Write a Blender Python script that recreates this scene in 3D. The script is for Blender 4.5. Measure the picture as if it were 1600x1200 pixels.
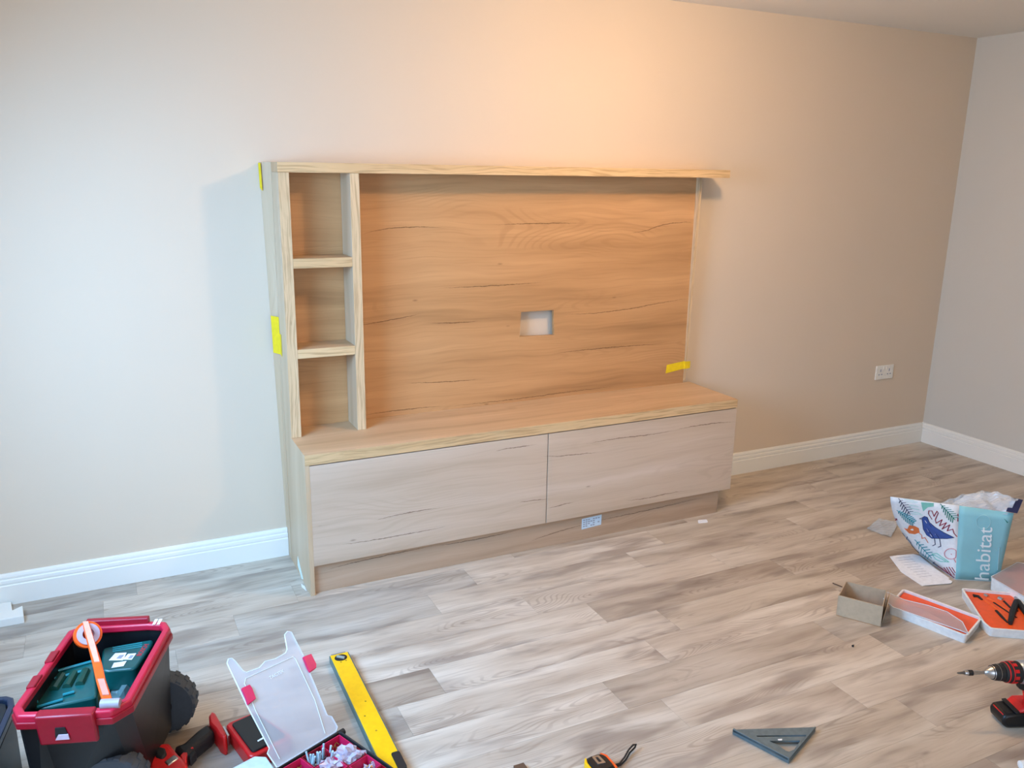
import bpy, bmesh, math, random
from mathutils import Vector, Matrix
random.seed(7)
for o in list(bpy.data.objects): bpy.data.objects.remove(o, do_unlink=True)
sc = bpy.context.scene
COL = sc.collection

# ---------------------------------------------------------------- camera
CX, CY, CZ = -0.6255, -3.4460, 1.6331
YAW, PITCH, ROLL, FPX = 0.457554, -0.249027, 0.0158414, 1314.79
FW = Vector((math.sin(YAW)*math.cos(PITCH), math.cos(YAW)*math.cos(PITCH), math.sin(PITCH)))
_rt = Vector((math.cos(YAW), -math.sin(YAW), 0)); _up = _rt.cross(FW)
RT = _rt*math.cos(ROLL) + _up*math.sin(ROLL)
UP = _up*math.cos(ROLL) - _rt*math.sin(ROLL)
CAMP = Vector((CX, CY, CZ))
cam = bpy.data.cameras.new('camera'); camo = bpy.data.objects.new('camera', cam); COL.objects.link(camo)
cam.sensor_width = 36; cam.lens = FPX*36/1600; cam.clip_start = 0.05
camo.matrix_world = Matrix(((RT.x, UP.x, -FW.x, CX), (RT.y, UP.y, -FW.y, CY), (RT.z, UP.z, -FW.z, CZ), (0, 0, 0, 1)))
sc.camera = camo

# ---------------------------------------------------------------- light and exposure
sc.view_settings.view_transform = 'Standard'
sc.view_settings.look = 'None'
sc.view_settings.exposure = 0.40
sc.view_settings.gamma = 1.0
sc.view_settings.use_curve_mapping = False
wd = bpy.data.worlds.new('sky'); sc.world = wd; wd.use_nodes = True
wd.node_tree.nodes['Background'].inputs[0].default_value = (0.62, 0.80, 1.0, 1)
wd.node_tree.nodes['Background'].inputs[1].default_value = 1.0
def area(name, loc, aim, sx, sy, power, color, spread=180):
    l = bpy.data.lights.new(name, 'AREA'); l.shape = 'RECTANGLE'; l.size = sx; l.size_y = sy
    l.energy = power; l.color = color; l.spread = math.radians(spread)
    o = bpy.data.objects.new(name, l); COL.objects.link(o); o.location = loc
    o.rotation_euler = (Vector(aim)-Vector(loc)).to_track_quat('-Z', 'Y').to_euler()
    return o
# daylight through the window in the left wall, falling inwards and down
area('window_daylight', (-1.46, -1.55, 1.55), (-0.1, -1.0, 0.50), 1.10, 1.15, 51, (0.31, 0.60, 1.0), 145)
# daylight through the patio window behind the camera
area('patio_daylight', (-0.1, -4.55, 1.35), (0.6, -1.2, 0.0), 2.1, 1.8, 9, (0.80, 0.88, 1.0), 110)
# the ceiling lamp
lp = bpy.data.lights.new('ceiling_bulb', 'POINT'); lp.energy = 33; lp.color = (1.0, 0.64, 0.33); lp.shadow_soft_size = 0.06
lpo = bpy.data.objects.new('ceiling_bulb', lp); COL.objects.link(lpo); lpo.location = (1.45, -1.28, 2.22)

def F(u, v, z=0.0):
    d = FW + RT*((u-800)/FPX) + UP*((600-v)/FPX)
    return CAMP + d*((z-CZ)/d.z)
def onplane(u, v, p, n):
    d = FW + RT*((u-800)/FPX) + UP*((600-v)/FPX)
    return CAMP + d*((p-CAMP).dot(n)/d.dot(n))

# ---------------------------------------------------------------- materials
def lin(c):
    return tuple((x/12.92 if x <= .04045 else ((x+.055)/1.055)**2.4) for x in [k/255 for k in c])
class NT:
    def __init__(s, name):
        s.m = bpy.data.materials.new(name); s.m.use_nodes = True
        s.t = s.m.node_tree; s.n = s.t.nodes; s.b = s.n['Principled BSDF']
    def add(s, typ, **kw):
        x = s.n.new(typ)
        for k, v in kw.items(): setattr(x, k, v)
        return x
    def link(s, a, b): s.t.links.new(a, b)
    def put(s, sock, v):
        if isinstance(v, bpy.types.NodeSocket): s.link(v, sock)
        else: sock.default_value = v
    def math(s, op, a, b=0.0, c=None, clamp=False):
        x = s.add('ShaderNodeMath', operation=op, use_clamp=clamp)
        s.put(x.inputs[0], a); s.put(x.inputs[1], b)
        if c is not None: s.put(x.inputs[2], c)
        return x.outputs[0]
    def comb(s, x, y, z):
        c = s.add('ShaderNodeCombineXYZ')
        for i, v in enumerate((x, y, z)): s.put(c.inputs[i], v)
        return c.outputs[0]
    def noise(s, vec, scale=1.0, detail=3.0, rough=.5, dist=0.0):
        x = s.add('ShaderNodeTexNoise'); s.put(x.inputs['Vector'], vec)
        x.inputs['Scale'].default_value = scale; x.inputs['Detail'].default_value = detail
        x.inputs['Roughness'].default_value = rough; x.inputs['Distortion'].default_value = dist
        return x.outputs['Fac']
    def ramp(s, fac, stops, interp='LINEAR'):
        x = s.add('ShaderNodeValToRGB'); x.color_ramp.interpolation = interp
        e = x.color_ramp.elements
        while len(e) < len(stops): e.new(0.5)
        for i, (p, c) in enumerate(stops):
            e[i].position = p; e[i].color = (*c, 1) if len(c) == 3 else c
        s.put(x.inputs[0], fac); return x.outputs[0]
    def mix(s, fac, a, b, mode='MIX'):
        x = s.add('ShaderNodeMix', data_type='RGBA', blend_type=mode)
        s.put(x.inputs[0], fac)
        for i, v in ((6, a), (7, b)):
            if isinstance(v, tuple) and len(v) == 3: v = (*v, 1)
            s.put(x.inputs[i], v)
        return x.outputs[2]
    def step(s, v, a, b):
        x = s.add('ShaderNodeMapRange', interpolation_type='SMOOTHSTEP')
        s.put(x.inputs[0], v); x.inputs[1].default_value = a; x.inputs[2].default_value = b
        return x.outputs[0]
    def bump(s, h, strength=.2, dist=.002):
        x = s.add('ShaderNodeBump'); x.inputs['Strength'].default_value = strength; x.inputs['Distance'].default_value = dist
        s.link(h, x.inputs['Height']); s.link(x.outputs[0], s.b.inputs['Normal'])

def plain(name, col, rough=.5, metal=0.0, var=.06, bump=.05, scale=60., **kw):
    t = NT(name); co = t.add('ShaderNodeTexCoord').outputs['Object']
    n = t.noise(co, scale, 3)
    c = lin(col)
    lo = tuple(x*(1-var) for x in c); hi = tuple(min(1, x*(1+var)) for x in c)
    t.link(t.ramp(n, [(.3, lo), (.7, hi)]), t.b.inputs['Base Color'])
    t.b.inputs['Roughness'].default_value = rough; t.b.inputs['Metallic'].default_value = metal
    if bump: t.bump(n, bump, .001)
    for k, v in kw.items(): t.b.inputs[k.replace('_', ' ')].default_value = v
    return t.m

def oak(name, along='x', tone=(214, 178, 132), cracks=(), seed=0.0, edge=False, contrast=1.0):
    t = NT(name); sep = t.add('ShaderNodeSeparateXYZ'); t.link(t.add('ShaderNodeTexCoord').outputs['Object'], sep.inputs[0])
    X, Y, Z = sep.outputs
    if along == 'x': a = X; w = t.math('ADD', Z, Y)
    else: a = Z; w = t.math('ADD', X, Y)
    a2 = t.math('ADD', a, seed)
    wob = t.math('MULTIPLY', t.math('SUBTRACT', t.noise(t.comb(a2, t.math('MULTIPLY', w, 2.5), seed), 2.2, 2), .5), .07)
    w2 = t.math('ADD', w, wob)
    base = lin(tone)
    def tn(k, r=1., g=1., b=1.): return (base[0]*k*r, base[1]*k*g, base[2]*k*b)
    k = contrast
    n1 = t.noise(t.comb(t.math('MULTIPLY', a2, .55), t.math('MULTIPLY', w2, 9.0), seed), 1.0, 4, .6)
    c = t.ramp(n1, [(.28, tn(1-.30*k, 1, .94, .86)), (.45, tn(1-.08*k, 1.0, .98, .95)), (.58, tn(1.0)), (.75, tn(1+.16*k, 1, 1.03, 1.1))])
    n2 = t.noise(t.comb(t.math('MULTIPLY', a2, 3.0 if not edge else 5.), t.math('MULTIPLY', w2, 130.0), seed), 1.0, 3, .6)
    c = t.mix(t.math('MULTIPLY', t.step(n2, .5 if not edge else .47, .72 if not edge else .62), .22*k if not edge else .7), c, tn(.62, 1, .9, .8))
    # cathedral rings in patches
    n3 = t.noise(t.comb(t.math('MULTIPLY', a2, .9), t.math('MULTIPLY', w2, 5.0), seed+9), 1.0, 1)
    rg = t.math('SINE', t.math('MULTIPLY', n3, 190.0))
    pt = t.step(t.noise(t.comb(t.math('MULTIPLY', a2, 1.4), t.math('MULTIPLY', w2, 5.0), seed+4), 1.0, 1), .52, .66)
    c = t.mix(t.math('MULTIPLY', t.math('MULTIPLY', t.step(rg, .1, 1.), pt), .24*k), c, tn(.66, 1, .9, .8))
    # knots
    v = t.add('ShaderNodeTexVoronoi'); t.link(t.comb(t.math('MULTIPLY', a2, 1.6), t.math('MULTIPLY', w, 4.5), seed), v.inputs['Vector']); v.inputs['Scale'].default_value = 2.1
    kn = t.math('ADD', v.outputs['Distance'], t.math('MULTIPLY', n2, .03))
    c = t.mix(t.math('MULTIPLY', t.math('SUBTRACT', 1., t.step(kn, .022, .075)), .55), c, tn(.34, 1, .8, .65))
    if cracks:
        tot = None
        rag = t.math('MULTIPLY', t.math('SUBTRACT', t.noise(t.comb(t.math('MULTIPLY', X, 26.), 0., seed), 1., 4, .6), .5), .010)
        wn = t.noise(t.comb(t.math('MULTIPLY', X, 60.), 3., seed), 1., 3, .7)
        for cr in cracks:
            x0, x1 = cr[0][0], cr[-1][0]; zs = [p[1] for p in cr]; z0 = min(zs)-.001; z1 = max(zs)+.001
            u = t.math('DIVIDE', t.math('SUBTRACT', X, x0), x1-x0)
            fc = t.add('ShaderNodeFloatCurve'); cv = fc.mapping.curves[0]
            pts = [((p[0]-x0)/(x1-x0), (p[1]-z0)/(z1-z0)) for p in cr]
            cv.points[0].location = pts[0]; cv.points[1].location = pts[-1]
            for p in pts[1:-1]: cv.points.new(*p)
            fc.mapping.update(); t.link(u, fc.inputs['Value'])
            zc = t.math('ADD', t.math('MULTIPLY_ADD', fc.outputs[0], z1-z0, z0), rag)
            d = t.math('ABSOLUTE', t.math('SUBTRACT', Z, zc))
            wd_ = t.math('MULTIPLY', t.math('MULTIPLY', t.math('MULTIPLY', u, t.math('SUBTRACT', 1., u)), 4.), .0030)
            wd_ = t.math('MULTIPLY', t.math('MAXIMUM', wd_, 0.0), t.math('MULTIPLY', wn, 1.6))
            m = t.math('DIVIDE', t.math('SUBTRACT', wd_, d), .0012, clamp=True)
            tot = m if tot is None else t.math('MAXIMUM', tot, m)
        c = t.mix(t.math('MULTIPLY', tot, .8), c, tn(.25, 1, .75, .6))
    t.link(c, t.b.inputs['Base Color'])
    t.b.inputs['Roughness'].default_value = .5
    t.b.inputs['Specular IOR Level'].default_value = .35
    t.bump(n2, .08, .001)
    return t.m

def floor_mat():
    t = NT('floor_oak_plank'); oi = t.add('ShaderNodeObjectInfo'); sep = t.add('ShaderNodeSeparateXYZ')
    t.link(t.add('ShaderNodeTexCoord').outputs['Object'], sep.inputs[0]); X, Y, Z = sep.outputs
    r = oi.outputs['Random']
    a = t.math('ADD', X, t.math('MULTIPLY', r, 37.)); w = t.math('ADD', Y, t.math('MULTIPLY', r, 11.))
    wob = t.math('MULTIPLY', t.math('SUBTRACT', t.noise(t.comb(a, t.math('MULTIPLY', w, 2.), 0.), 2.5, 2), .5), .06)
    w2 = t.math('ADD', w, wob)
    n1 = t.noise(t.comb(t.math('MULTIPLY', a, 1.5), t.math('MULTIPLY', w2, 12.), 1.), 1., 4, .55)
    light = t.ramp(n1, [(.28, lin((166, 151, 136))), (.44, lin((190, 178, 163))), (.58, lin((205, 195, 181))), (.75, lin((219, 211, 199)))])
    # brown and grey smoke patches
    n4 = t.noise(t.comb(t.math('MULTIPLY', a, 2.2), t.math('MULTIPLY', w2, 9.), 5.), 1., 3, .55)
    c = t.mix(t.math('MULTIPLY', t.step(n4, .49, .68), .62), light, lin((132, 118, 108)))
    n2 = t.noise(t.comb(t.math('MULTIPLY', a, 5.), t.math('MULTIPLY', w2, 110.), 2.), 1., 3, .6)
    c = t.mix(t.math('MULTIPLY', t.step(n2, .5, .72), .26), c, lin((120, 100, 86)))
    n3 = t.noise(t.comb(t.math('MULTIPLY', a, 1.4), t.math('MULTIPLY', w2, 7.), 9.), 1., 1)
    rg = t.math('SINE', t.math('MULTIPLY', n3, 260.))
    pt = t.step(t.noise(t.comb(t.math('MULTIPLY', a, 2.), t.math('MULTIPLY', w2, 8.), 4.), 1., 1), .50, .64)
    c = t.mix(t.math('MULTIPLY', t.math('MULTIPLY', t.step(rg, 0., 1.), pt), .30), c, lin((120, 100, 88)))
    v = t.add('ShaderNodeTexVoronoi'); t.link(t.comb(t.math('MULTIPLY', a, 2.), t.math('MULTIPLY', w, 6.), 0.), v.inputs['Vector']); v.inputs['Scale'].default_value = 1.1
    kn = t.math('ADD', v.outputs['Distance'], t.math('MULTIPLY', n2, .06))
    c = t.mix(t.math('MULTIPLY', t.math('SUBTRACT', 1., t.step(kn, .03, .10)), .6), c, lin((92, 74, 62)))
    c = t.mix(1.0, c, oi.outputs['Color'], 'MULTIPLY')
    t.link(c, t.b.inputs['Base Color'])
    t.b.inputs['Roughness'].default_value = .42; t.b.inputs['Specular IOR Level'].default_value = .4
    t.bump(n2, .10, .001)
    return t.m

def wall_mat(name, col, rough=.85):
    t = NT(name); co = t.add('ShaderNodeTexCoord').outputs['Object']
    c = lin(col); n = t.noise(co, 1.3, 3)
    t.link(t.ramp(n, [(.3, tuple(x*.985 for x in c)), (.7, tuple(min(1, x*1.015) for x in c))]), t.b.inputs['Base Color'])
    t.b.inputs['Roughness'].default_value = rough; t.b.inputs['Specular IOR Level'].default_value = .2
    t.bump(t.noise(co, 260., 2), .08, .001)
    return t.m

def translucent(name, col, alpha, rough=.4):
    t = NT(name); co = t.add('ShaderNodeTexCoord').outputs['Object']
    t.link(t.ramp(t.noise(co, 30, 2), [(.3, tuple(x*.97 for x in lin(col))), (.7, lin(col))]), t.b.inputs['Base Color'])
    t.b.inputs['Roughness'].default_value = rough; t.b.inputs['Alpha'].default_value = alpha
    t.bump(t.noise(co, 400, 2), .1, .001)
    return t.m

M = {}
M['wall'] = wall_mat('pink_beige_paint', (220, 203, 182))
M['wall_r'] = wall_mat('beige_paint', (210, 206, 196))
M['ceil'] = wall_mat('ceiling_white_paint', (236, 232, 224))
M['skirt'] = wall_mat('white_gloss_paint', (240, 238, 230), .35)
M['floor'] = floor_mat()
M['screed'] = plain('grey_screed', (110, 104, 98), .9)
def warp(cr, s=1.0134): return [(CX+(x-CX)*s, CZ+(z-CZ)*s) for x, z in cr]
PC = [[(.326, 1.358), (.434, 1.391), (.544, 1.398), (.714, 1.39)], [(1.6, 1.352), (1.724, 1.365), (1.797, 1.385), (1.901, 1.399), (2.03, 1.398)],
      [(.28, .998), (.453, 1.015), (.61, 1.038)], [(.655, 1.138), (.833, 1.138), (.988, 1.139), (1.214, 1.145)],
      [(1.245, .995), (1.423, .985), (1.638, .994), (1.861, 1.016), (2.06, 1.03)], [(.30, .608), (.503, .618), (.712, .61)],
      [(.651, .614), (.899, .608), (1.369, .614), (1.645, .616)], [(.60, .994), (.819, .984), (.886, .988)], [(.5, .739), (.851, .72), (.898, .721)],
      [(1.2, .80), (1.5, .812), (1.9, .80)], [(.9, 1.40), (1.2, 1.405), (1.4, 1.40)]]
DC = [[(1.20, .452), (1.374, .471), (1.568, .467), (1.75, .473)], [(1.70, .470), (1.883, .477), (2.09, .463)], [(1.0, .442), (1.119, .427), (1.184, .424), (1.316, .418)],
      [(1.44, .176), (1.56, .155), (1.684, .158), (1.83, .157)], [(.25, .270), (.412, .282), (.56, .281)], [(.78, .492), (.9, .497), (1.0, .494)],
      [(.90, .247), (.98, .241), (1.06, .236)], [(.1, .20), (.35, .19), (.6, .195)], [(1.04, .19), (1.1, .196), (1.19, .2)]]
KC = [[(.96, .036), (1.101, .060), (1.28, .073)], [(1.25, .078), (1.557, .082), (1.96, .098)], [(.03, .085), (.2, .10), (.55, .108)], [(.5, .112), (.7, .10), (.95, .115)]]
T0 = (204, 172, 136)
M['panel'] = oak('oak_laminate_back_panel', 'x', (202, 156, 108), [warp(c) for c in PC], 3.1, contrast=1.25)
M['door'] = oak('oak_laminate_door', 'x', (206, 187, 168), DC, 7.7, contrast=.8)
M['plinth'] = oak('oak_laminate_plinth', 'x', (186, 160, 136), KC, 12.)
M['oakh'] = oak('oak_laminate_board', 'x', T0, (), 5.3)
M['oakv'] = oak('oak_laminate_upright', 'z', (206, 182, 152), (), 1.9, contrast=.7)
M['edgeh'] = oak('oak_edging_horizontal', 'x', (220, 190, 146), (), 2.2, edge=True, contrast=.6)
M['edgev'] = oak('oak_edging_vertical', 'z', (220, 194, 156), (), 8.2, edge=True, contrast=.6)
M['tape'] = plain('yellow_masking_tape', (236, 206, 22), .55)
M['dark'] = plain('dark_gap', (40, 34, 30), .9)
M['black'] = plain('black_plastic', (14, 16, 20), .38)
M['blackm'] = plain('matt_black_plastic', (26, 26, 28), .6)
M['rubber'] = plain('grey_black_rubber', (70, 76, 84), .7)
M['rimred'] = plain('crimson_plastic', (190, 24, 58), .35)
M['latchred'] = plain('dark_crimson_plastic', (150, 12, 36), .35)
M['red'] = plain('bright_red_plastic', (206, 30, 32), .35)
M['orange'] = plain('orange_plastic', (244, 92, 24), .4)
M['green'] = plain('teal_green_plastic', (14, 84, 82), .3)
M['green2'] = plain('dark_green_plastic', (24, 74, 62), .4)
M['teal'] = plain('teal_highlight_plastic', (30, 130, 140), .25)
M['white'] = plain('white_plastic', (238, 240, 240), .35)
M['whitep'] = plain('white_paper', (236, 238, 242), .8)
M['print'] = plain('grey_print', (150, 155, 168), .8)
M['yellow'] = plain('yellow_enamel', (252, 194, 6), .4)
M['levelside'] = plain('grey_teal_metal', (96, 124, 124), .4, .3)
M['steel'] = plain('steel', (190, 192, 196), .28, 1.0)
M['steelgrey'] = plain('blue_grey_cast_metal', (102, 118, 124), .5, .35, var=.12)
M['brass'] = plain('brass_screws', (196, 160, 96), .35, 1.0, var=.3)
M['card'] = plain('brown_cardboard', (186, 166, 140), .85)
M['cardin'] = plain('cardboard_inside', (176, 134, 96), .85)
M['frost'] = translucent('frosted_plastic', (206, 206, 212), .36, .45)
M['frostrim'] = translucent('frosted_plastic_edge', (226, 236, 244), .85, .4)
M['clear'] = translucent('clear_film', (226, 236, 246), .42, .15)
M['pinkfrost'] = translucent('milky_lid_plastic', (214, 204, 208), .42, .35)
M['lilac'] = translucent('polythene', (214, 206, 226), .7, .2)
M['bagwhite'] = plain('white_woven_bag', (232, 238, 242), .5)
M['bagaqua'] = plain('aqua_woven_bag', (140, 202, 212), .45, var=.04, bump=.3, scale=14.)
M['navy'] = plain('navy_ink', (22, 36, 84), .6)
M['blue'] = plain('blue_ink', (52, 84, 156), .6)
M['tealink'] = plain('teal_ink', (40, 150, 164), .6)
M['mintink'] = plain('mint_ink', (132, 204, 190), .6)
M['greenink'] = plain('green_ink', (20, 128, 112), .6)
M['maroon'] = plain('maroon_ink', (138, 34, 60), .6)
M['orangeink'] = plain('orange_ink', (224, 118, 60), .6)
M['pinkink'] = plain('pink_ink', (206, 130, 140), .6)
M['letter'] = plain('white_ink', (240, 248, 250), .5)
M['pinklatch'] = plain('raspberry_plastic', (204, 30, 84), .35)
M['darkwood'] = plain('dark_wood', (96, 70, 52), .7)
M['socket'] = plain('socket_white', (236, 232, 222), .4)

# ---------------------------------------------------------------- mesh helpers
def mesh(name, bm, mat, parent=None, off=None, smooth=False, bevel=0, seg=2):
    bmesh.ops.recalc_face_normals(bm, faces=bm.faces)
    if off is not None: bmesh.ops.translate(bm, verts=bm.verts, vec=-Vector(off))
    me = bpy.data.meshes.new(name); bm.to_mesh(me); bm.free()
    if smooth:
        me.polygons.foreach_set('use_smooth', [True]*len(me.polygons))
        try: me.set_sharp_from_angle(angle=math.radians(35))
        except Exception: pass
    for m in (mat if isinstance(mat, (list, tuple)) else [mat]): me.materials.append(m)
    o = bpy.data.objects.new(name, me); COL.objects.link(o)
    if parent: o.parent = parent
    if bevel:
        b = o.modifiers.new('bevel', 'BEVEL'); b.width = bevel; b.segments = seg; b.limit_method = 'ANGLE'; b.angle_limit = math.radians(40)
    return o
def empty(name, loc, rz=0.):
    o = bpy.data.objects.new(name, None); COL.objects.link(o); o.location = loc; o.rotation_euler = (0, 0, rz); o.empty_display_size = .05
    return o
def tag(o, label=None, cat=None, group=None, kind=None):
    if label: o['label'] = label
    if cat: o['category'] = cat
    if group: o['group'] = group
    if kind: o['kind'] = kind
    return o
def thing(name, label, cat, loc, rz=0., group=None):
    return tag(empty(name, loc, rz), label, cat, group)
def box(bm, x0, x1, y0, y1, z0, z1, mi=0):
    v = [bm.verts.new((x, y, z)) for z in (z0, z1) for y in (y0, y1) for x in (x0, x1)]
    for f in ((0, 2, 3, 1), (4, 5, 7, 6), (0, 1, 5, 4), (2, 6, 7, 3), (0, 4, 6, 2), (1, 3, 7, 5)):
        bm.faces.new([v[i] for i in f]).material_index = mi
    return v
def bx(*a):
    bm = bmesh.new(); box(bm, *a); return bm
def prism(bm, bot, top):
    b = [bm.verts.new(p) for p in bot]; t = [bm.verts.new(p) for p in top]; n = len(b)
    bm.faces.new(b[::-1]); bm.faces.new(t)
    for i in range(n): bm.faces.new((b[i], b[(i+1) % n], t[(i+1) % n], t[i]))
def prismz(poly, z0, z1):
    bm = bmesh.new(); prism(bm, [(p[0], p[1], z0) for p in poly], [(p[0], p[1], z1) for p in poly]); return bm
def ring(bm, outer, inner, z0, z1):
    """closed band between two polygons of equal count, with thickness"""
    n = len(outer)
    rows = [[bm.verts.new((p[0], p[1], z)) for p in P] for P, z in ((outer, z0), (outer, z1), (inner, z1), (inner, z0))]
    for k in range(4):
        a, b = rows[k], rows[(k+1) % 4]
        for i in range(n): bm.faces.new((a[i], a[(i+1) % n], b[(i+1) % n], b[i]))
def tub(bm, top, bot, z0, z1, t=.004):
    """open container with wall thickness t and a floor; top / bot are xy polygons"""
    def inset(P, d):
        c = Vector((sum(p[0] for p in P)/len(P), sum(p[1] for p in P)/len(P)))
        return [c+(Vector(p[:2])-c)*(1-d/max(.001, (Vector(p[:2])-c).length)) for p in P]
    ti, bi = inset(top, t*1.3), inset(bot, t*1.3); n = len(top)
    R = [[bm.verts.new((p[0], p[1], z)) for p in P] for P, z in ((bot, z0), (top, z1), (ti, z1), (bi, z0+t))]
    for k in range(3):
        for i in range(n): bm.faces.new((R[k][i], R[k][(i+1) % n], R[k+1][(i+1) % n], R[k+1][i]))
    bm.faces.new(R[0][::-1]); bm.faces.new(R[3])
def rounded(pts, r, seg=4):
    out = []; n = len(pts)
    for i in range(n):
        p = Vector(pts[i][:2]); a = Vector(pts[i-1][:2]); b = Vector(pts[(i+1) % n][:2])
        da, db = (a-p), (b-p); rr = min(r, da.length*.45, db.length*.45)
        p0, p1 = p+da.normalized()*rr, p+db.normalized()*rr
        for k in range(seg+1):
            s = k/seg; out.append(((1-s)**2*p0+2*s*(1-s)*p+s*s*p1))
    return out
def shrink(P, f):
    c = Vector((sum(p[0] for p in P)/len(P), sum(p[1] for p in P)/len(P)))
    return [c+(Vector(p[:2])-c)*f for p in P]
def inset_d(P, d):
    """inward offset of a convex polygon"""
    n = len(P); Q = []; ar = sum(P[i][0]*P[(i+1) % n][1]-P[(i+1) % n][0]*P[i][1] for i in range(n)); s = 1 if ar > 0 else -1
    for i in range(n):
        p = Vector(P[i][:2]); a = (p-Vector(P[i-1][:2])); b = (Vector(P[(i+1) % n][:2])-p)
        if a.length < 1e-7: a = b
        if b.length < 1e-7: b = a
        a.normalize(); b.normalize()
        na, nb = Vector((-a.y, a.x))*s, Vector((-b.y, b.x))*s
        m = (na+nb); m.normalize(); Q.append(p+m*(d/max(.3, m.dot(na))))
    return Q
def tube(bm, pts, r, seg=8, cap=True):
    pts = [Vector(p) for p in pts]; rings = []
    rs = r if isinstance(r, (list, tuple)) else [r]*len(pts)
    prev = None
    for i, p in enumerate(pts):
        d = (pts[min(i+1, len(pts)-1)]-pts[max(i-1, 0)]).normalized()
        if prev is None: prev = Vector((0, 0, 1)) if abs(d.z) < .9 else Vector((1, 0, 0))
        x = d.cross(prev).normalized(); y = x.cross(d).normalized(); prev = y
        rings.append([bm.verts.new(p+(x*math.cos(k*2*math.pi/seg)+y*math.sin(k*2*math.pi/seg))*rs[i]) for k in range(seg)])
    for a, b in zip(rings, rings[1:]):
        for k in range(seg): bm.faces.new((a[k], a[(k+1) % seg], b[(k+1) % seg], b[k]))
    if cap: bm.faces.new(rings[0][::-1]); bm.faces.new(rings[-1])
def lathe(bm, prof, base, axis, seg=24):
    """prof = [(distance along axis, radius)...]"""
    base = Vector(base); ax = Vector(axis).normalized()
    h = Vector((0, 0, 1)) if abs(ax.z) < .9 else Vector((1, 0, 0)); x = ax.cross(h).normalized(); y = x.cross(ax)
    R = []
    for d, r in prof:
        R.append([bm.verts.new(base+ax*d+(x*math.cos(k*2*math.pi/seg)+y*math.sin(k*2*math.pi/seg))*max(r, 1e-4)) for k in range(seg)])
    for a, b in zip(R, R[1:]):
        for k in range(seg): bm.faces.new((a[k], a[(k+1) % seg], b[(k+1) % seg], b[k]))
    bm.faces.new(R[0][::-1]); bm.faces.new(R[-1])
def curve_plate(name, outer, holes, thick, mat, parent=None, loc=None):
    """flat plate with real holes (2D curve filled and extruded, then turned into a mesh)"""
    cu = bpy.data.curves.new(name, 'CURVE'); cu.dimensions = '2D'; cu.fill_mode = 'BOTH'; cu.extrude = thick/2
    for P in [outer]+holes:
        s = cu.splines.new('POLY'); s.points.add(len(P)-1); s.use_cyclic_u = True
        for i, p in enumerate(P): s.points[i].co = (p[0], p[1], 0, 1)
    o = bpy.data.objects.new(name, cu); me = bpy.data.meshes.new_from_object(o)
    bpy.data.objects.remove(o); me.materials.clear(); me.materials.append(mat)
    r = bpy.data.objects.new(name, me); COL.objects.link(r)
    if parent: r.parent = parent
    if loc: r.location = loc
    return r
def text_mesh(name, s, size, mat, ext=.0003):
    cu = bpy.data.curves.new(name, 'FONT'); cu.body = s; cu.size = size; cu.extrude = ext; cu.align_x = 'LEFT'
    o = bpy.data.objects.new(name, cu); me = bpy.data.meshes.new_from_object(o); bpy.data.objects.remove(o)
    me.materials.clear(); me.materials.append(mat)
    r = bpy.data.objects.new(name, me); COL.objects.link(r); return r

# ---------------------------------------------------------------- the room
X0, X1, Y0, H = -1.48, 3.982, -4.6, 2.4
def struct(o): o['kind'] = 'structure'; return o
floor = struct(mesh('floor', bx(X0, X1, Y0, 0, -.06, -.004), M['screed']))
# planks: pitch .157, length .931; joint offsets read off the photograph row by row
PL, PW = .931, .1571
joints = {0: 3.117, 1: 3.672, 2: 3.672, 3: .634, 4: .418, 5: 1.683-.931, 6: .958, 7: .247, 8: .083, 9: .738, 10: .857, 11: 1.43, 12: .62, 13: 1.1}
joints[1] = 3.112-.12; joints[0] = 3.112
# row r spans y = -.129-.157(r-1) ... ; row 0 is the ripped row against the wall
tones = {}
rows = []
y = 0.0; rows.append((0.0, -.129))
k = 0
while rows[-1][1] > Y0:
    a = rows[-1][1]; rows.append((a, a-PW))
# snap rows so that boundaries fall at -.443, -.600, ...
T = {'L': (1.04, 1.03, 1.02), 'M': (.93, .915, .90), 'D': (.78, .745, .715), 'G': (.84, .85, .86), 'B': (.88, .85, .81), 'N': (1., .985, .97)}
fixed = {(3, -1): 'N', (3, 0): 'G', (3, 1): 'L', (4, -1): 'G', (4, 0): 'G', (4, 1): 'N', (4, 2): 'M', (5, -1): 'L', (5, 0): 'N', (5, 1): 'N', (5, 2): 'M', (6, 0): 'L', (6, 1): 'D', (6, 2): 'M',
         (7, -1): 'M', (7, 0): 'D', (7, 1): 'L', (7, 2): 'B', (7, 3): 'D', (8, -1): 'M', (8, 0): 'G', (8, 1): 'L', (8, 2): 'N', (8, 3): 'M', (9, 0): 'L', (9, 1): 'D', (9, 2): 'G',
         (10, 0): 'M', (10, 1): 'D', (10, 2): 'G', (10, 1): 'N', (11, 0): 'N', (11, 1): 'N', (11, 2): 'B', (12, 1): 'B', (12, 2): 'M'}
meshes = {}
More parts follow.
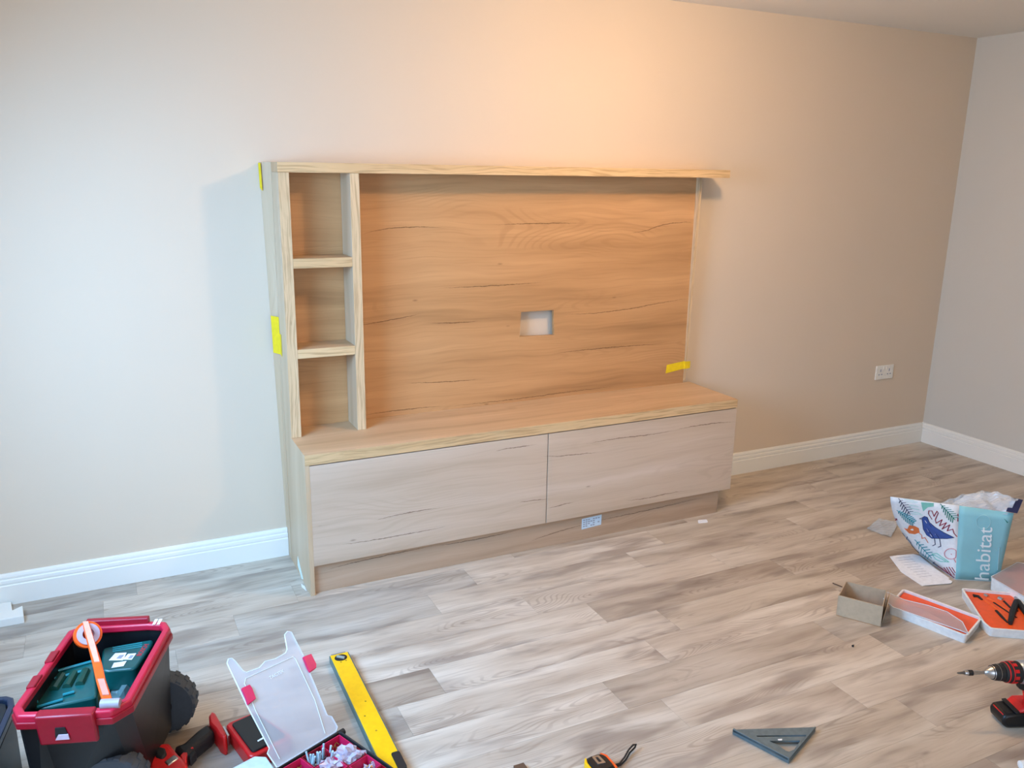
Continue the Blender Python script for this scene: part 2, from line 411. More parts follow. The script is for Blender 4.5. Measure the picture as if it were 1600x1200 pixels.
for ri, (ya, yb) in enumerate(rows):
    yb = max(yb, Y0)
    if ya-yb < .01: continue
    j = joints.get(ri, (ri*.377) % PL)
    n0 = math.floor((X0-j)/PL)
    for n in range(n0, 9):
        xa, xb = j+n*PL, j+(n+1)*PL
        xa, xb = max(xa, X0), min(xb, X1)
        if xb-xa < .02: continue
        key = (round(xb-xa, 4), round(ya-yb, 4)); g = .00025
        if key not in meshes:
            bm = bmesh.new(); L, Wd = xb-xa, ya-yb; e = .0009
            prism(bm, [(g, g-Wd, 0), (L-g, g-Wd, 0), (L-g, -g, 0), (g, -g, 0)], [(g, g-Wd, .004-e*.4), (L-g, g-Wd, .004-e*.4), (L-g, -g, .004-e*.4), (g, -g, .004-e*.4)])
            top = [f for f in bm.faces if all(v.co.z > .002 for v in f.verts)]
            r_ = bmesh.ops.inset_region(bm, faces=top, thickness=e)
            for f in top:
                for v in f.verts: v.co.z = .004
            bmesh.ops.recalc_face_normals(bm, faces=bm.faces)
            me = bpy.data.meshes.new('plank'); bm.to_mesh(me); bm.free(); me.materials.append(M['floor']); meshes[key] = me
        o = bpy.data.objects.new('plank', meshes[key]); COL.objects.link(o); o.parent = floor
        o.location = (xa, ya, -.004)
        nn = n+1
        tn = fixed.get((ri, nn)) or random.choice('LNNMMGBD')
        o.color = (*T[tn], 1)

struct(mesh('ceiling', bx(X0, X1, Y0, 0, H, H+.1), M['ceil']))
struct(mesh('wall_back', bx(X0-.1, X1+.1, 0, .12, 0-.06, H+.1), M['wall']))
struct(mesh('wall_right', bx(X1, X1+.12, Y0, 0, -.06, H+.1), M['wall_r']))
# left wall with its window opening, front wall with the patio opening
def wall_hole(name, axis, c0, c1, lo, hi, wlo, whi, z0, z1):
    bm = bmesh.new()
    def b(a0, a1, q0, q1):
        if axis == 'x': box(bm, c0, c1, a0, a1, q0, q1)
        else: box(bm, a0, a1, c0, c1, q0, q1)
    b(lo, wlo, -.06, H+.1); b(whi, hi, -.06, H+.1); b(wlo, whi, -.06, z0); b(wlo, whi, z1, H+.1)
    return struct(mesh(name, bm, M['wall']))
wall_hole('wall_left', 'x', X0-.12, X0, Y0, 0, -2.15, -.95, .90, 2.15)
wall_hole('wall_front', 'y', Y0-.12, Y0, X0, X1, -1.2, 1.0, .05, 2.25)
def window(name, axis, c, lo, hi, z0, z1):
    w = struct(empty(name, (0, 0, 0)))
    fr = bmesh.new(); mid = (lo+hi)/2
    for a0, a1, q0, q1 in ((lo, hi, z0, z0+.05), (lo, hi, z1-.05, z1), (lo, lo+.05, z0+.05, z1-.05), (hi-.05, hi, z0+.05, z1-.05), (mid-.025, mid+.025, z0+.05, z1-.05)):
        if axis == 'x': box(fr, c-.08, c-.03, a0, a1, q0, q1)
        else: box(fr, a0, a1, c-.08, c-.03, q0, q1)
    mesh('window_frame', fr, M['white'], w)
window('window_1', 'x', X0, -2.15, -.95, .90, 2.15)
window('window_2', 'y', Y0, -1.2, 1.0, .05, 2.25)

def skirting(name, p0, p1, inward):
    """moulded skirting board swept from p0 to p1"""
    prof = [(0, 0), (.018, 0), (.018, .078), (.0150, .082), (.0155, .084), (.0165, .089), (.0155, .099), (.0115, .1035), (.0122, .105), (.0125, .112), (.010, .120), (.006, .124), (0, .124)]
    bm = bmesh.new(); n = Vector(inward); R = []
    for p in (p0, p1): R.append([bm.verts.new(Vector(p)+n*d+Vector((0, 0, z))) for d, z in prof])
    for i in range(len(prof)-1): bm.faces.new((R[0][i], R[0][i+1], R[1][i+1], R[1][i]))
    bm.faces.new(R[0]); bm.faces.new(R[1][::-1])
    return struct(mesh(name, bm, M['skirt'], bevel=0))
skirting('baseboard_back', (X0, 0, 0), (-.002, 0, 0), (0, -1, 0))
skirting('baseboard_back', (2.053, 0, 0), (X1-.018, 0, 0), (0, -1, 0))
skirting('baseboard_right', (X1, 0, 0), (X1, Y0, 0), (-1, 0, 0))

# ---------------------------------------------------------------- the oak wall unit
U = thing('media_unit', 'light oak media wall unit with drawers, open shelf tower and large back panel', 'wall unit', (0, 0, 0))
W, D, HB, HD, WT, TD, ZT, ZS = 2.076, .4207, .5814, .1234, .041, .188, 1.6114, 1.6486
def part(name, bm, mat, label=None, bevel=.0008, parent=None):
    o = mesh(name, bm, mat, parent or U, bevel=bevel, seg=1)
    if label: o['label'] = label
    return o
# side board of the tower and base, an L seen from the side
bm = bx(0, .0012, -TD, -.0725, HB, ZT); box(bm, 0, .0012, -D, -.0725, 0, HB)
part('side_panel', bm, M['oakv'], 'pale oak side board facing the window', bevel=0)
part('side_panel', bx(.0012, .018, -D, -.06, 0, HB-WT-.001), M['oakv'])
part('side_panel', bx(W-.018, W, -D+.019, -.005, HD, HB-WT-.001), M['oakv'])
part('worktop', bx(.0012, W, -D, -.0455, HB-WT, HB), [M['oakh']], 'oak worktop over the drawers')
part('worktop_edging', bx(.0012, W, -D-.0008, -D, HB-WT, HB), M['edgeh'])
xs = 1.0426
part('drawer_front', bx(.0085, xs-.002, -D+.0005, -D+.0185, HD, HB-WT-.0045), M['door'], 'left wide oak drawer front')
part('drawer_front', bx(xs+.002, W-.0005, -D+.0005, -D+.0185, HD, HB-WT-.0045), M['door'], 'right wide oak drawer front')
part('carcass_board', bx(.018, W-.018, -D+.020, -.02, HD, HD+.018), M['oakh'])
part('carcass_board', bx(xs-.009, xs+.009, -D+.020, -.02, HD+.018, HB-WT-.001), M['dark'])
part('plinth', bx(.0185, 2.0195, -D+.0195, -D+.0375, 0, HD), M['plinth'], 'greyish oak plinth below the drawers')
part('plinth_return', bx(2.0015, 2.0195, -D+.038, -.02, 0, HD-.0005), M['plinth'])
# tower uprights: 36 mm boards
def board_v(x0, x1):
    part('upright', bx(x0, x1, -TD, -.0465, HB+.0005, ZT), M['oakv'])
    part('upright_edging', bx(x0, x1, -TD-.0008, -TD, HB+.0005, ZT), M['edgev'])
board_v(.0015, .041); board_v(.272, .3079)
for z0, z1 in ((1.255, 1.292), (.902, .938)):
    part('shelf', bx(.0415, .2715, -TD+.0005, -.0465, z0, z1), M['oakh'])
    part('shelf_edging', bx(.0415, .2715, -TD-.0003, -TD+.0005, z0, z1), M['edgeh'])
part('top_shelf', bx(.0, 2.119, -TD, -.0005, ZT+.0005, ZS), M['oakh'], 'long oak top shelf running past the panel on the right')
part('top_shelf_edging', bx(.0, 2.119, -TD-.0008, -TD, ZT+.0005, ZS), M['edgeh'])
# back panel with the square cable cut-out
PY = -.045; hx0, hx1, hz0, hz1 = 1.087, 1.262, .887, 1.006
bm = bmesh.new()
xsn = [.012, hx0, hx1, 2.034]; zsn = [HB-.02, hz0, hz1, ZT]
grid = {}
for yi, yy in enumerate((PY, PY+.018)):
    for i, xx in enumerate(xsn):
        for j, zz in enumerate(zsn):
            jit = .0
            if i in (1, 2) and j in (1, 2): jit = .003
            grid[yi, i, j] = bm.verts.new((xx+(jit if (i+j) % 2 else -jit), yy, zz+(jit if i == 1 and j == 1 else -jit*.6)))
for i in range(3):
    for j in range(3):
        if i == 1 and j == 1: continue
        for yi in (0, 1): bm.faces.new([grid[yi, i, j], grid[yi, i+1, j], grid[yi, i+1, j+1], grid[yi, i, j+1]])
def side_(a, b_): bm.faces.new([grid[0, *a], grid[0, *b_], grid[1, *b_], grid[1, *a]])
for a, b_ in (((1, 1), (2, 1)), ((2, 1), (2, 2)), ((2, 2), (1, 2)), ((1, 2), (1, 1))): side_(a, b_)
for i in range(3): side_((i, 0), (i+1, 0)); side_((i, 3), (i+1, 3)); side_((0, i), (0, i+1)); side_((3, i), (3, i+1))
part('back_panel', bm, M['panel'], 'large warm oak back panel with a square cable hole', bevel=0)
# battens behind the panel hold it off the wall
for x0_ in (.08, .75, 1.6, 1.98):
    part('batten', bx(x0_, x0_+.04, PY+.0185, -.0005, .3, 1.6), M['darkwood'])
# left filler strip against the wall, slightly sprung away from it at the top
bm = bmesh.new(); prism(bm, [(-.001, -.0005, 0), (-.001, -.069, 0), (.011, -.069, 0), (.011, -.0005, 0)], [(-.033, -.0005, ZS), (-.001, -.069, ZS), (.011, -.069, ZS), (.011, -.0005, ZS)])
part('filler_strip', bm, M['oakv'], 'narrow oak filler strip between the unit and the wall', bevel=0)
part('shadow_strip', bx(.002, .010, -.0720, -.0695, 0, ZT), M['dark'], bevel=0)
# right end strip, sprung forward at its top
bm = bmesh.new(); prism(bm, [(2.0345, -.0005, HB+.012), (2.0345, -.050, HB+.012), (2.046, -.050, HB+.012), (2.046, -.0005, HB+.012)], [(2.0345, -.0005, ZT), (2.0345, -.072, ZT), (2.050, -.072, ZT), (2.050, -.0005, ZT)])
part('end_strip', bm, M['edgev'], 'thin oak end strip taped to the right of the panel', bevel=0)
part('end_panel_low', bx(2.0345, 2.052, -.02, -.0005, 0, HB-WT), M['oakv'])

# tapes
def tape(label, verts_list):
    bm = bmesh.new(); t = .0006
    for P in verts_list:
        P = [Vector(p) for p in P]; n = (P[1]-P[0]).cross(P[3]-P[0]).normalized()*t
        prism(bm, [p for p in P], [p+n for p in P])
    cen = sum((Vector(p) for p in verts_list[0]), Vector())/4
    o = mesh('masking_tape', bm, M['tape'], off=cen); o.location = cen
    return tag(o, label, 'tape')
tape('strip of yellow tape halfway up the left edge of the oak unit', [[(-.0212, -.024, .90), (-.0015, -.0695, .90), (-.0015, -.0695, 1.052), (-.0238, -.024, 1.052)], [(-.0012, -.069, .90), (-.0012, -.096, .895), (-.0012, -.096, .985), (-.0012, -.069, .985)]])
tape('short bit of yellow tape at the top left corner of the oak unit', [[(-.034, -.004, 1.55), (-.028, -.02, 1.54), (-.030, -.02, 1.645), (-.036, -.004, 1.645)]])
tape('small piece of yellow tape across the bottom right corner of the panel', [[(1.92, PY-.001, .640), (2.033, PY-.001, .655), (2.033, PY-.001, .695), (1.925, PY-.001, .684)], [(2.033, PY-.002, .655), (2.034, -.0545, .655), (2.034, -.0545, .695), (2.033, PY-.002, .695)], [(2.033, -.056, .655), (2.066, -.054, .657), (2.066, -.054, .694), (2.033, -.056, .695)]])

# paper label on the plinth, with printed rows
st = tag(empty('label_sticker', (1.29, -D+.0188, .078)), 'small pale blue printed label hanging on the plinth under the right drawer', 'label')
bm = bmesh.new(); prism(bm, [(-.052, 0, -.028), (.052, 0, -.022), (.053, 0, .028), (-.052, 0, .024)], [(-.052, -.0006, -.028), (.052, -.0006, -.022), (.053, -.0006, .028), (-.052, -.0006, .024)])
mesh('paper', bm, plain('pale_blue_paper', (196, 216, 232), .6), st)
bm = bmesh.new()
for r_ in range(4):
    for c_ in range(7):
        if random.random() < .75: box(bm, -.045+c_*.013, -.045+c_*.013+.009, -.0012, -.0006, -.017+r_*.010, -.017+r_*.010+.005)
tag(mesh('print', bm, M['print'], st), 'rows of small grey print', kind='stuff')
# white edging tape scrap at the unit's foot
o = mesh('paper_scrap', prismz([(-.012, -.30), (-.004, -.33), (-.006, -.37), (-.016, -.33)], 0, .001), M['whitep']); tag(o, 'tiny white scrap on the floor by the left foot of the unit', 'scrap')
bm = bmesh.new(); prism(bm, [(-.0012, -.19, .03), (-.0012, -.26, .0), (-.0012, -.29, .012), (-.0012, -.20, .075)], [(-.0004, -.19, .03), (-.0004, -.26, .0), (-.0004, -.29, .012), (-.0004, -.20, .075)])
tag(mesh('side_label', bm, plain('white_label', (226, 242, 236), .5)), 'white torn label low on the left side of the unit', 'label')

# double socket
S = thing('wall_socket', 'white double wall socket low on the back wall near the corner', 'socket', (3.567, 0, .488))
mesh('socket_plate', bx(-.073, .073, -.009, -.0003, -.043, .043), M['socket'], S, bevel=.003)
for sx in (-.036, .036):
    bm = bmesh.new()
    for dx, dz, w_, h_ in ((0, .012, .0035, .008), (-.011, -.012, .0055, .003), (.011, -.012, .0055, .003)): box(bm, sx+dx-w_, sx+dx+w_, -.0096, -.0088, dz-h_, dz+h_)
    mesh('socket_holes', bm, M['print'], S)
    mesh('rocker_switch', bx(sx*.36-.006, sx*.36+.006, -.0125, -.0088, .018, .036), M['socket'], S, bevel=.001)

# ---------------------------------------------------------------- rolling tool chest
tc0 = Vector((-.725, -1.205, 0))
TC = thing('tool_chest', 'black wheeled tool chest with a crimson rim, open and full of green cases', 'tool chest', tc0)
rimp = [(-.913, -1.335), (-.902, -1.376), (-.860, -1.393), (-.700, -1.447), (-.654, -1.416), (-.54, -1.104), (-.547, -1.062), (-.590, -1.038), (-.760, -.986), (-.80, -1.001)]
rimp = [Vector(p)-tc0.xy for p in rimp]
Rz = .36
inner = inset_d(rimp, .020)
bm = bmesh.new(); ring(bm, rimp, inner, Rz-.022, Rz); mesh('rim', bm, M['rimred'], TC, bevel=.005, smooth=True)
bm = bmesh.new(); ring(bm, inset_d(rimp, -.004), inset_d(rimp, .003), Rz-.036, Rz-.018); mesh('rim_lip', bm, M['latchred'], TC, bevel=.003)
fyv = Vector((.316, .949))
bt = [p+fyv*{2: .05, 3: .115, 4: .115}.get(i, 0.) for i, p in enumerate(shrink(rimp, .88))]
bm = bmesh.new(); tub(bm, inset_d(rimp, .006), bt, .05, Rz-.02, .004); mesh('body', bm, M['black'], TC, bevel=.004)
ux = (rimp[4]-rimp[0]).normalized(); fx = Vector((.949, -.316)); fy = Vector((.316, .949))
def L2(a, b): return Vector((a*fx.x+b*fy.x, a*fx.y+b*fy.y))
fl = rimp[1]; fmid = (rimp[1]+rimp[3])/2
# front latch
bm = bmesh.new(); o2 = fmid-fx*.005
def lp3(a, out, z): q = o2+fx*a-fy*out; return (q.x, q.y, z)
prism(bm, [lp3(-.052, .000, Rz-.075), lp3(.080, .000, Rz-.075), lp3(.080, .014, Rz-.075), lp3(-.052, .014, Rz-.075)], [lp3(-.058, -.016, Rz+.006), lp3(.075, -.016, Rz+.006), lp3(.075, .016, Rz+.004), lp3(-.058, .016, Rz+.004)])
la = mesh('latch', bm, M['latchred'], TC, bevel=.005, smooth=True)
bm = bmesh.new(); prism(bm, [lp3(-.014, .012, Rz-.052), lp3(.016, .012, Rz-.052), lp3(.016, .0175, Rz-.052), lp3(-.014, .0175, Rz-.052)], [lp3(-.012, .012, Rz-.026), lp3(.010, .012, Rz-.026), lp3(.010, .0180, Rz-.026), lp3(-.012, .0180, Rz-.026)])
mesh('keyhole', bm, M['blackm'], la)
bm = bmesh.new(); prism(bm, [lp3(-.014, .0165, Rz-.058), lp3(.018, .0165, Rz-.058), lp3(.018, .019, Rz-.058), lp3(-.014, .019, Rz-.058)], [lp3(-.006, .017, Rz-.044), lp3(.016, .017, Rz-.044), lp3(.016, .0195, Rz-.044), lp3(-.006, .0195, Rz-.044)])
mesh('catch', bm, plain('pale_pink_plastic', (208, 190, 206), .4), la)
# back grip bar
bmid = (rimp[6]+rimp[8])/2-fx*.02
bm = bmesh.new()
def gp(a, b_, z): q = bmid+fx*a+fy*b_; return (q.x, q.y, z)
prism(bm, [gp(-.085, -.010, Rz-.004), gp(.085, -.010, Rz-.004), gp(.085, .012, Rz-.004), gp(-.085, .012, Rz-.004)], [gp(-.085, -.006, Rz+.016), gp(.085, -.006, Rz+.016), gp(.085, .010, Rz+.016), gp(-.085, .010, Rz+.016)])
mesh('grip', bm, M['latchred'], TC, bevel=.003)
for a in (.100, .112):
    bm = bmesh.new(); prism(bm, [gp(a-.002, -.018, Rz), gp(a+.006, -.018, Rz), gp(a+.006, .012, Rz), gp(a-.002, .012, Rz)], [gp(a-.002, -.018, Rz+.0008), gp(a+.006, -.018, Rz+.0008), gp(a+.006, .012, Rz+.0008), gp(a-.002, .012, Rz+.0008)])
    mesh('white_mark', bm, M['white'], TC)
# hinge ribs on the left rim
for s in (.3, .62):
    q = rimp[0].lerp(rimp[9], s)-fx*.002
    bm = bmesh.new(); prism(bm, [(q.x-.008, q.y-.03, Rz-.02), (q.x+.012, q.y-.03, Rz-.02), (q.x+.028, q.y+.02, Rz-.02), (q.x+.006, q.y+.02, Rz-.02)], [(q.x-.008, q.y-.03, Rz+.005), (q.x+.012, q.y-.03, Rz+.005), (q.x+.028, q.y+.02, Rz+.005), (q.x+.006, q.y+.02, Rz+.005)])
    mesh('hinge_rib', bm, M['latchred'], TC, bevel=.003)
# wheels with moulded treads
def wheel(cx, cy, r=.092, wdt=.055):
    w = mesh('wheel', (lambda bm: (lathe(bm, [(-wdt/2, r*.82), (-wdt/2, r*.93), (-wdt/2+.008, r*.98), (wdt/2-.008, r*.98), (wdt/2, r*.93), (wdt/2, r*.82)], (0, 0, 0), (fy.x, fy.y, 0), 32), bm)[1])(bmesh.new()), M['rubber'], TC, smooth=True)
    w.location = (cx-tc0.x, cy-tc0.y, r)
    bm = bmesh.new(); ax = Vector((fy.x, fy.y, 0)); h = Vector((0, 0, 1)); sd = ax.cross(h)
    for k in range(18):
        a = k*2*math.pi/18; rad = sd*math.cos(a)+h*math.sin(a); tg = -sd*math.sin(a)+h*math.cos(a)
        for s_ in (-1, 1):
            c = rad*(r*.985)+ax*(s_*wdt*.26)+tg*(s_*.006)
            e = [(p, q_) for p in (-1, 1) for q_ in (-1, 1)]
            vb = [c+ax*(p*wdt*.2)+tg*(q_*.0085)-rad*.006 for p, q_ in ((-1, -1), (1, -1), (1, 1), (-1, 1))]
            vt = [c+ax*(p*wdt*.18)+tg*(q_*.007)+rad*.0013 for p, q_ in ((-1, -1), (1, -1), (1, 1), (-1, 1))]
            prism(bm, vb, vt)
    tag(mesh('tread_blocks', bm, M['rubber'], w), kind='stuff')
    bm = bmesh.new(); lathe(bm, [(-wdt/2+.004, r*.8), (-wdt/2+.004, r*.3), (-wdt/2-.006, r*.28), (-wdt/2-.006, .001)], (0, 0, 0), (fy.x, fy.y, 0), 24)
    bm2 = mesh('hub', bm, M['blackm'], w, smooth=True)
    bm = bmesh.new(); lathe(bm, [(wdt/2-.004, .001), (wdt/2-.004, r*.8), (wdt/2-.001, r*.8), (wdt/2-.001, .001)], (0, 0, 0), (fy.x, fy.y, 0), 24)
    mesh('wheel_disc', bm, plain('brown_dusty_plastic', (70, 56, 48), .7), w)
    return w
wr = F(272, 1128, 0); wheel(-.572, -1.042)
wf = F(178, 1224, .092); wheel(wf.x, wf.y)
bm = bmesh.new(); tube(bm, [(-.572-tc0.x, -1.042-tc0.y, .092), (wf.x-tc0.x, wf.y-tc0.y, .092)], .008, 8); mesh('axle', bm, M['steel'], TC)

# things inside the chest
def case_thing(name, label, cat, px, z0, z1, mat, rr=.015, tilt=0):
    P = [F(u, v, z1) for u, v in px]; c = sum(P, Vector())/len(P); c.z = z0
    t = thing(name, label, cat, c)
    poly = rounded([(p.x-c.x, p.y-c.y) for p in P], rr)
    mesh('case_body', prismz(poly, 0, z1-z0), mat, t, bevel=.006, smooth=True)
    return t, poly, c
g1, pol, c1 = case_thing('tool_case', 'ribbed teal green tool case at the front left inside the tool chest', 'tool case', [(40, 1098), (70, 1056), (148, 1030), (152, 1088), (60, 1108)], .235, .30, M['green'])
def on_case(c, u, v, z): p = F(u, v, z); return Vector((p.x-c.x, p.y-c.y, z-c.z))
for k, (a, b_) in enumerate([((62, 1083), (78, 1060)), ((84, 1078), (98, 1056)), ((104, 1074), (116, 1052)), ((124, 1070), (134, 1048))]):
    bm = bmesh.new(); tube(bm, [on_case(c1, *a, .302), on_case(c1, *b_, .302)], .011, 8); mesh('rib', bm, M['green2'], g1, smooth=True)
for a, b_ in [((72, 1053), (145, 1033)), ((85, 1060), (130, 1048)), ((42, 1101), (60, 1096)), ((58, 1105), (98, 1093)), ((98, 1086), (116, 1081))]:
    bm = bmesh.new(); tube(bm, [on_case(c1, *a, .304), on_case(c1, *b_, .304)], .004, 8); mesh('edge_bead', bm, M['teal'], g1, smooth=True)
g2, pol, c2 = case_thing('tool_case', 'flat teal case with white stickers and red lettering at the back of the chest', 'tool case', [(160, 1012), (240, 998), (238, 1006), (212, 1044), (166, 1048), (158, 1046)], .25, .315, M['green'])
def decal_on(c, parent, name, px, z, mat, th=.0008):
    P = [on_case(c, u, v, z) for u, v in px]; bm = bmesh.new(); prism(bm, P, [p+Vector((0, 0, th)) for p in P]); return mesh(name, bm, mat, parent)
decal_on(c2, g2, 'sticker', [(170, 1032), (180, 1021), (198, 1020), (192, 1032)], .3152, M['whitep'])
decal_on(c2, g2, 'sticker', [(192, 1031), (200, 1022), (213, 1021), (206, 1031)], .3156, M['whitep'])
decal_on(c2, g2, 'sticker', [(174, 1044), (178, 1036), (198, 1033), (193, 1041)], .3160, M['whitep'])
decal_on(c2, g2, 'printed_grey', [(182, 1029), (187, 1024), (194, 1023.5), (189, 1029)], .3162, M['print'])
decal_on(c2, g2, 'printed_grey', [(200, 1029), (204, 1024), (209, 1024), (205, 1029)], .3165, M['print'])
tx = text_mesh('lettering', 'BOSCH', .030, plain('red_ink', (200, 40, 52), .5)); tx.parent = g2
pa, pb = on_case(c2, 220, 1025, .3154), on_case(c2, 231, 1009, .3154)
tx.location = pa; tx.rotation_euler = (0, 0, math.atan2(pb.y-pa.y, pb.x-pa.x)); tx.scale = (.62, .62, 1)
for i in range(3):
    bm = bmesh.new(); tube(bm, [on_case(c2, 176, 1018-i*3, .3155), on_case(c2, 222, 1010-i*3, .3155)], .0016, 6); mesh('moulded_line', bm, M['teal'], g2)
# crumpled cloth / plastic in the front right of the chest
def blob(name, label, cat, c, sx, sy, sz, mat, seed=0, amp=.35, sub=3, flat=True):
    bm = bmesh.new(); bmesh.ops.create_icosphere(bm, subdivisions=sub, radius=1.)
    rnd = random.Random(seed); ph = [rnd.uniform(0, 6) for _ in range(9)]
    for v in bm.verts:
        n = v.co.copy(); d = 1+amp*(math.sin(n.x*5+ph[0])*math.sin(n.y*6+ph[1])+.6*math.sin(n.z*9+ph[2]+n.x*7)+.4*math.sin(n.y*13+ph[3]-n.x*9))*.6
        v.co = Vector((n.x*sx*d, n.y*sy*d, max(-sz*.5, n.z*sz*d)))
    lo = min(v.co.z for v in bm.verts)
    for v in bm.verts: v.co.z -= lo
    o = mesh(name, bm, mat); o.location = c
    return tag(o, label, cat)
blob('cloth', 'crumpled olive green cloth in the middle of the tool chest', 'cloth', (F(140, 1085, .27).x, F(140, 1085, .27).y+.01, .215), .055, .045, .030, plain('olive_cloth', (74, 92, 66), .8), 3)
blob('plastic_bag', 'crumpled clear bag in the front right corner of the tool chest', 'plastic bag', (F(190, 1070, .27).x, F(190, 1070, .27).y, .20), .045, .075, .040, plain('grey_polythene', (104, 128, 130), .3), 5)
# filler inside (dark clutter base the cases lie on)
bm = bmesh.new(); cc = [p+fyv*{2: .05, 3: .095, 4: .095}.get(i, 0.) for i, p in enumerate(shrink(rimp, .76))]
o = mesh('tool_tray', prismz([(p.x, p.y) for p in cc], 0, .195-.056), M['blackm']); o.location = (tc0.x, tc0.y, .056); tag(o, 'black inner tray under the green cases inside the chest', 'tray')
# packing tape gun lying across the chest
tg0 = F(135, 992, .395); tg = thing('tape_dispenser', 'orange handled packing tape dispenser lying across the open tool chest', 'tape dispenser', (tg0.x, tg0.y, 0))
def tgp(u, v, z): p = F(u, v, z); return Vector((p.x-tg0.x, p.y-tg0.y, z))
cring = tgp(137, 992, .375); axr = Vector((fx.x, fx.y, 0))
bm = bmesh.new(); lathe(bm, [(-.006, .025), (-.006, .036), (.006, .036), (.006, .025), (-.006, .025)], cring, (.25, -.75, .62), 28); mesh('ring', bm, M['orange'], tg, smooth=True)
bm = bmesh.new(); lathe(bm, [(-.011, .015), (-.011, .029), (.011, .029), (.011, .015), (-.011, .015)], cring, (.25, -.75, .62), 28); mesh('tape_roll', bm, plain('clear_tape_roll', (196, 176, 190), .25), tg, smooth=True)
path = [((134, 975), .40), ((144, 1010), .395), ((152, 1038), .385), ((158, 1065), .375), ((166, 1090), .365), ((170, 1100), .362)]
bm = bmesh.new(); L_ = []
for (u, v), z in path: L_.append(tgp(u, v, z))
wid = [.014, .016, .018, .018, .019, .016]
def strap(bm, pts, wid, th, side=Vector((fx.x, fx.y, 0))):
    R = []
    for p, w_ in zip(pts, wid):
        R.append([bm.verts.new(p+side*(sx_*w_/2*1.3)+Vector((0, 0, sz_*th/2))) for sx_, sz_ in ((-1, -1), (1, -1), (1, 1), (-1, 1))])
    for a, b_ in zip(R, R[1:]):
        for k in range(4): bm.faces.new((a[k], a[(k+1) % 4], b_[(k+1) % 4], b_[k]))
    bm.faces.new(R[0][::-1]); bm.faces.new(R[-1])
strap(bm, L_, wid, .012); mesh('frame', bm, M['orange'], tg, bevel=.003)
bm = bmesh.new(); strap(bm, [p+Vector((0, 0, .0075)) for p in L_[:3]], [.011, .012, .010], .002); mesh('tape_band', bm, plain('peach_tape', (240, 164, 138), .3), tg)
bm = bmesh.new(); strap(bm, [p+Vector((0, 0, .0075)) for p in L_[3:5]], [.012, .012], .002); mesh('label_band', bm, plain('faded_label', (208, 140, 122), .5), tg)
bm = bmesh.new(); lathe(bm, [(-.022, .002), (-.022, .012), (.022, .012), (.022, .002)], L_[5]+Vector((.004, -.006, .004)), (fx.x, fx.y, 0), 16); mesh('roller', bm, plain('grey_roller', (158, 150, 160), .4), tg, smooth=True)

# black lid / second box at the left edge
sb = thing('tool_box', 'navy black box standing at the left edge beside the tool chest', 'tool box', (-1.05, -1.45, 0))
pl = [(x+1.05, y_+1.45) for x, y_ in [(-1.17, -1.05), (-1.17, -1.50), (-.99, -1.50), (-.935, -1.16), (-.94, -1.125), (-.955, -1.11)]]
mesh('box_body', prismz(pl, 0, .24), M['black'], sb, bevel=.01)
bm = bmesh.new(); ring(bm, inset_d(pl, -.004), inset_d(pl, .012), .24, .262); mesh('box_rim', bm, plain('navy_plastic', (34, 44, 62), .3), sb, bevel=.004)
mesh('box_lid', prismz(inset_d(pl, .016), .238, .252), M['blackm'], sb)

# ---------------------------------------------------------------- red impact driver lying on the floor
def sil(px, z, org): 
    return [(F(u, v, z).x-org.x, F(u, v, z).y-org.y) for u, v in px]
o0 = F(300, 1160, 0)
ID = thing('impact_driver', 'red and black cordless driver without battery, lying beside the tool chest', 'power tool', (o0.x, o0.y, 0))
def lay(name, px, z0, z1, mat, parent=None, bev=.008, zref=None, org=None):
    P = sil(px, z1 if zref is None else zref, org or o0); return mesh(name, prismz(P, z0, z1), mat, parent or ID, bevel=bev, smooth=True)
lay('motor_housing', [(235, 1172), (243, 1163), (259, 1157), (266, 1160), (281, 1178), (291, 1186), (294, 1196), (285, 1206), (250, 1226), (228, 1206)], .0, .066, M['red'], bev=.014)
lay('rear_cap', [(240, 1172), (248, 1165), (258, 1168), (261, 1177), (254, 1184), (244, 1181)], .045, .072, M['blackm'], bev=.006)
lay('grip', [(270, 1164), (286, 1160), (308, 1140), (326, 1127), (336, 1142), (318, 1156), (303, 1168), (292, 1180), (279, 1176)], .008, .056, M['blackm'], bev=.014)
lay('trigger_guard', [(281, 1180), (292, 1168), (302, 1164), (303, 1168), (294, 1173), (291, 1184), (292, 1192), (284, 1190)], .012, .054, M['red'], bev=.004)
lay('trigger', [(292, 1178), (303, 1170), (307, 1175), (297, 1186)], .02, .048, M['blackm'], bev=.004)
lay('battery_foot', [(326, 1118), (331, 1110), (337, 1114), (347, 1132), (355, 1149), (350, 1153), (342, 1148), (336, 1138), (327, 1129)], .0, .062, M['red'], bev=.008)
lay('contact_slots', [(347, 1135), (351, 1133), (359, 1148), (355, 1151)], .012, .046, M['steel'], bev=.002)
lay('belt_hook', [(340, 1155), (346, 1151), (348, 1156), (342, 1161)], .004, .03, M['blackm'], bev=.002)
lay('nose_band', [(256, 1190), (272, 1178), (280, 1184), (263, 1196)], .02, .0685, M['steel'], bev=.004)
lay('nose', [(256, 1197), (280, 1186), (290, 1198), (268, 1216)], .01, .064, M['blackm'], bev=.008)

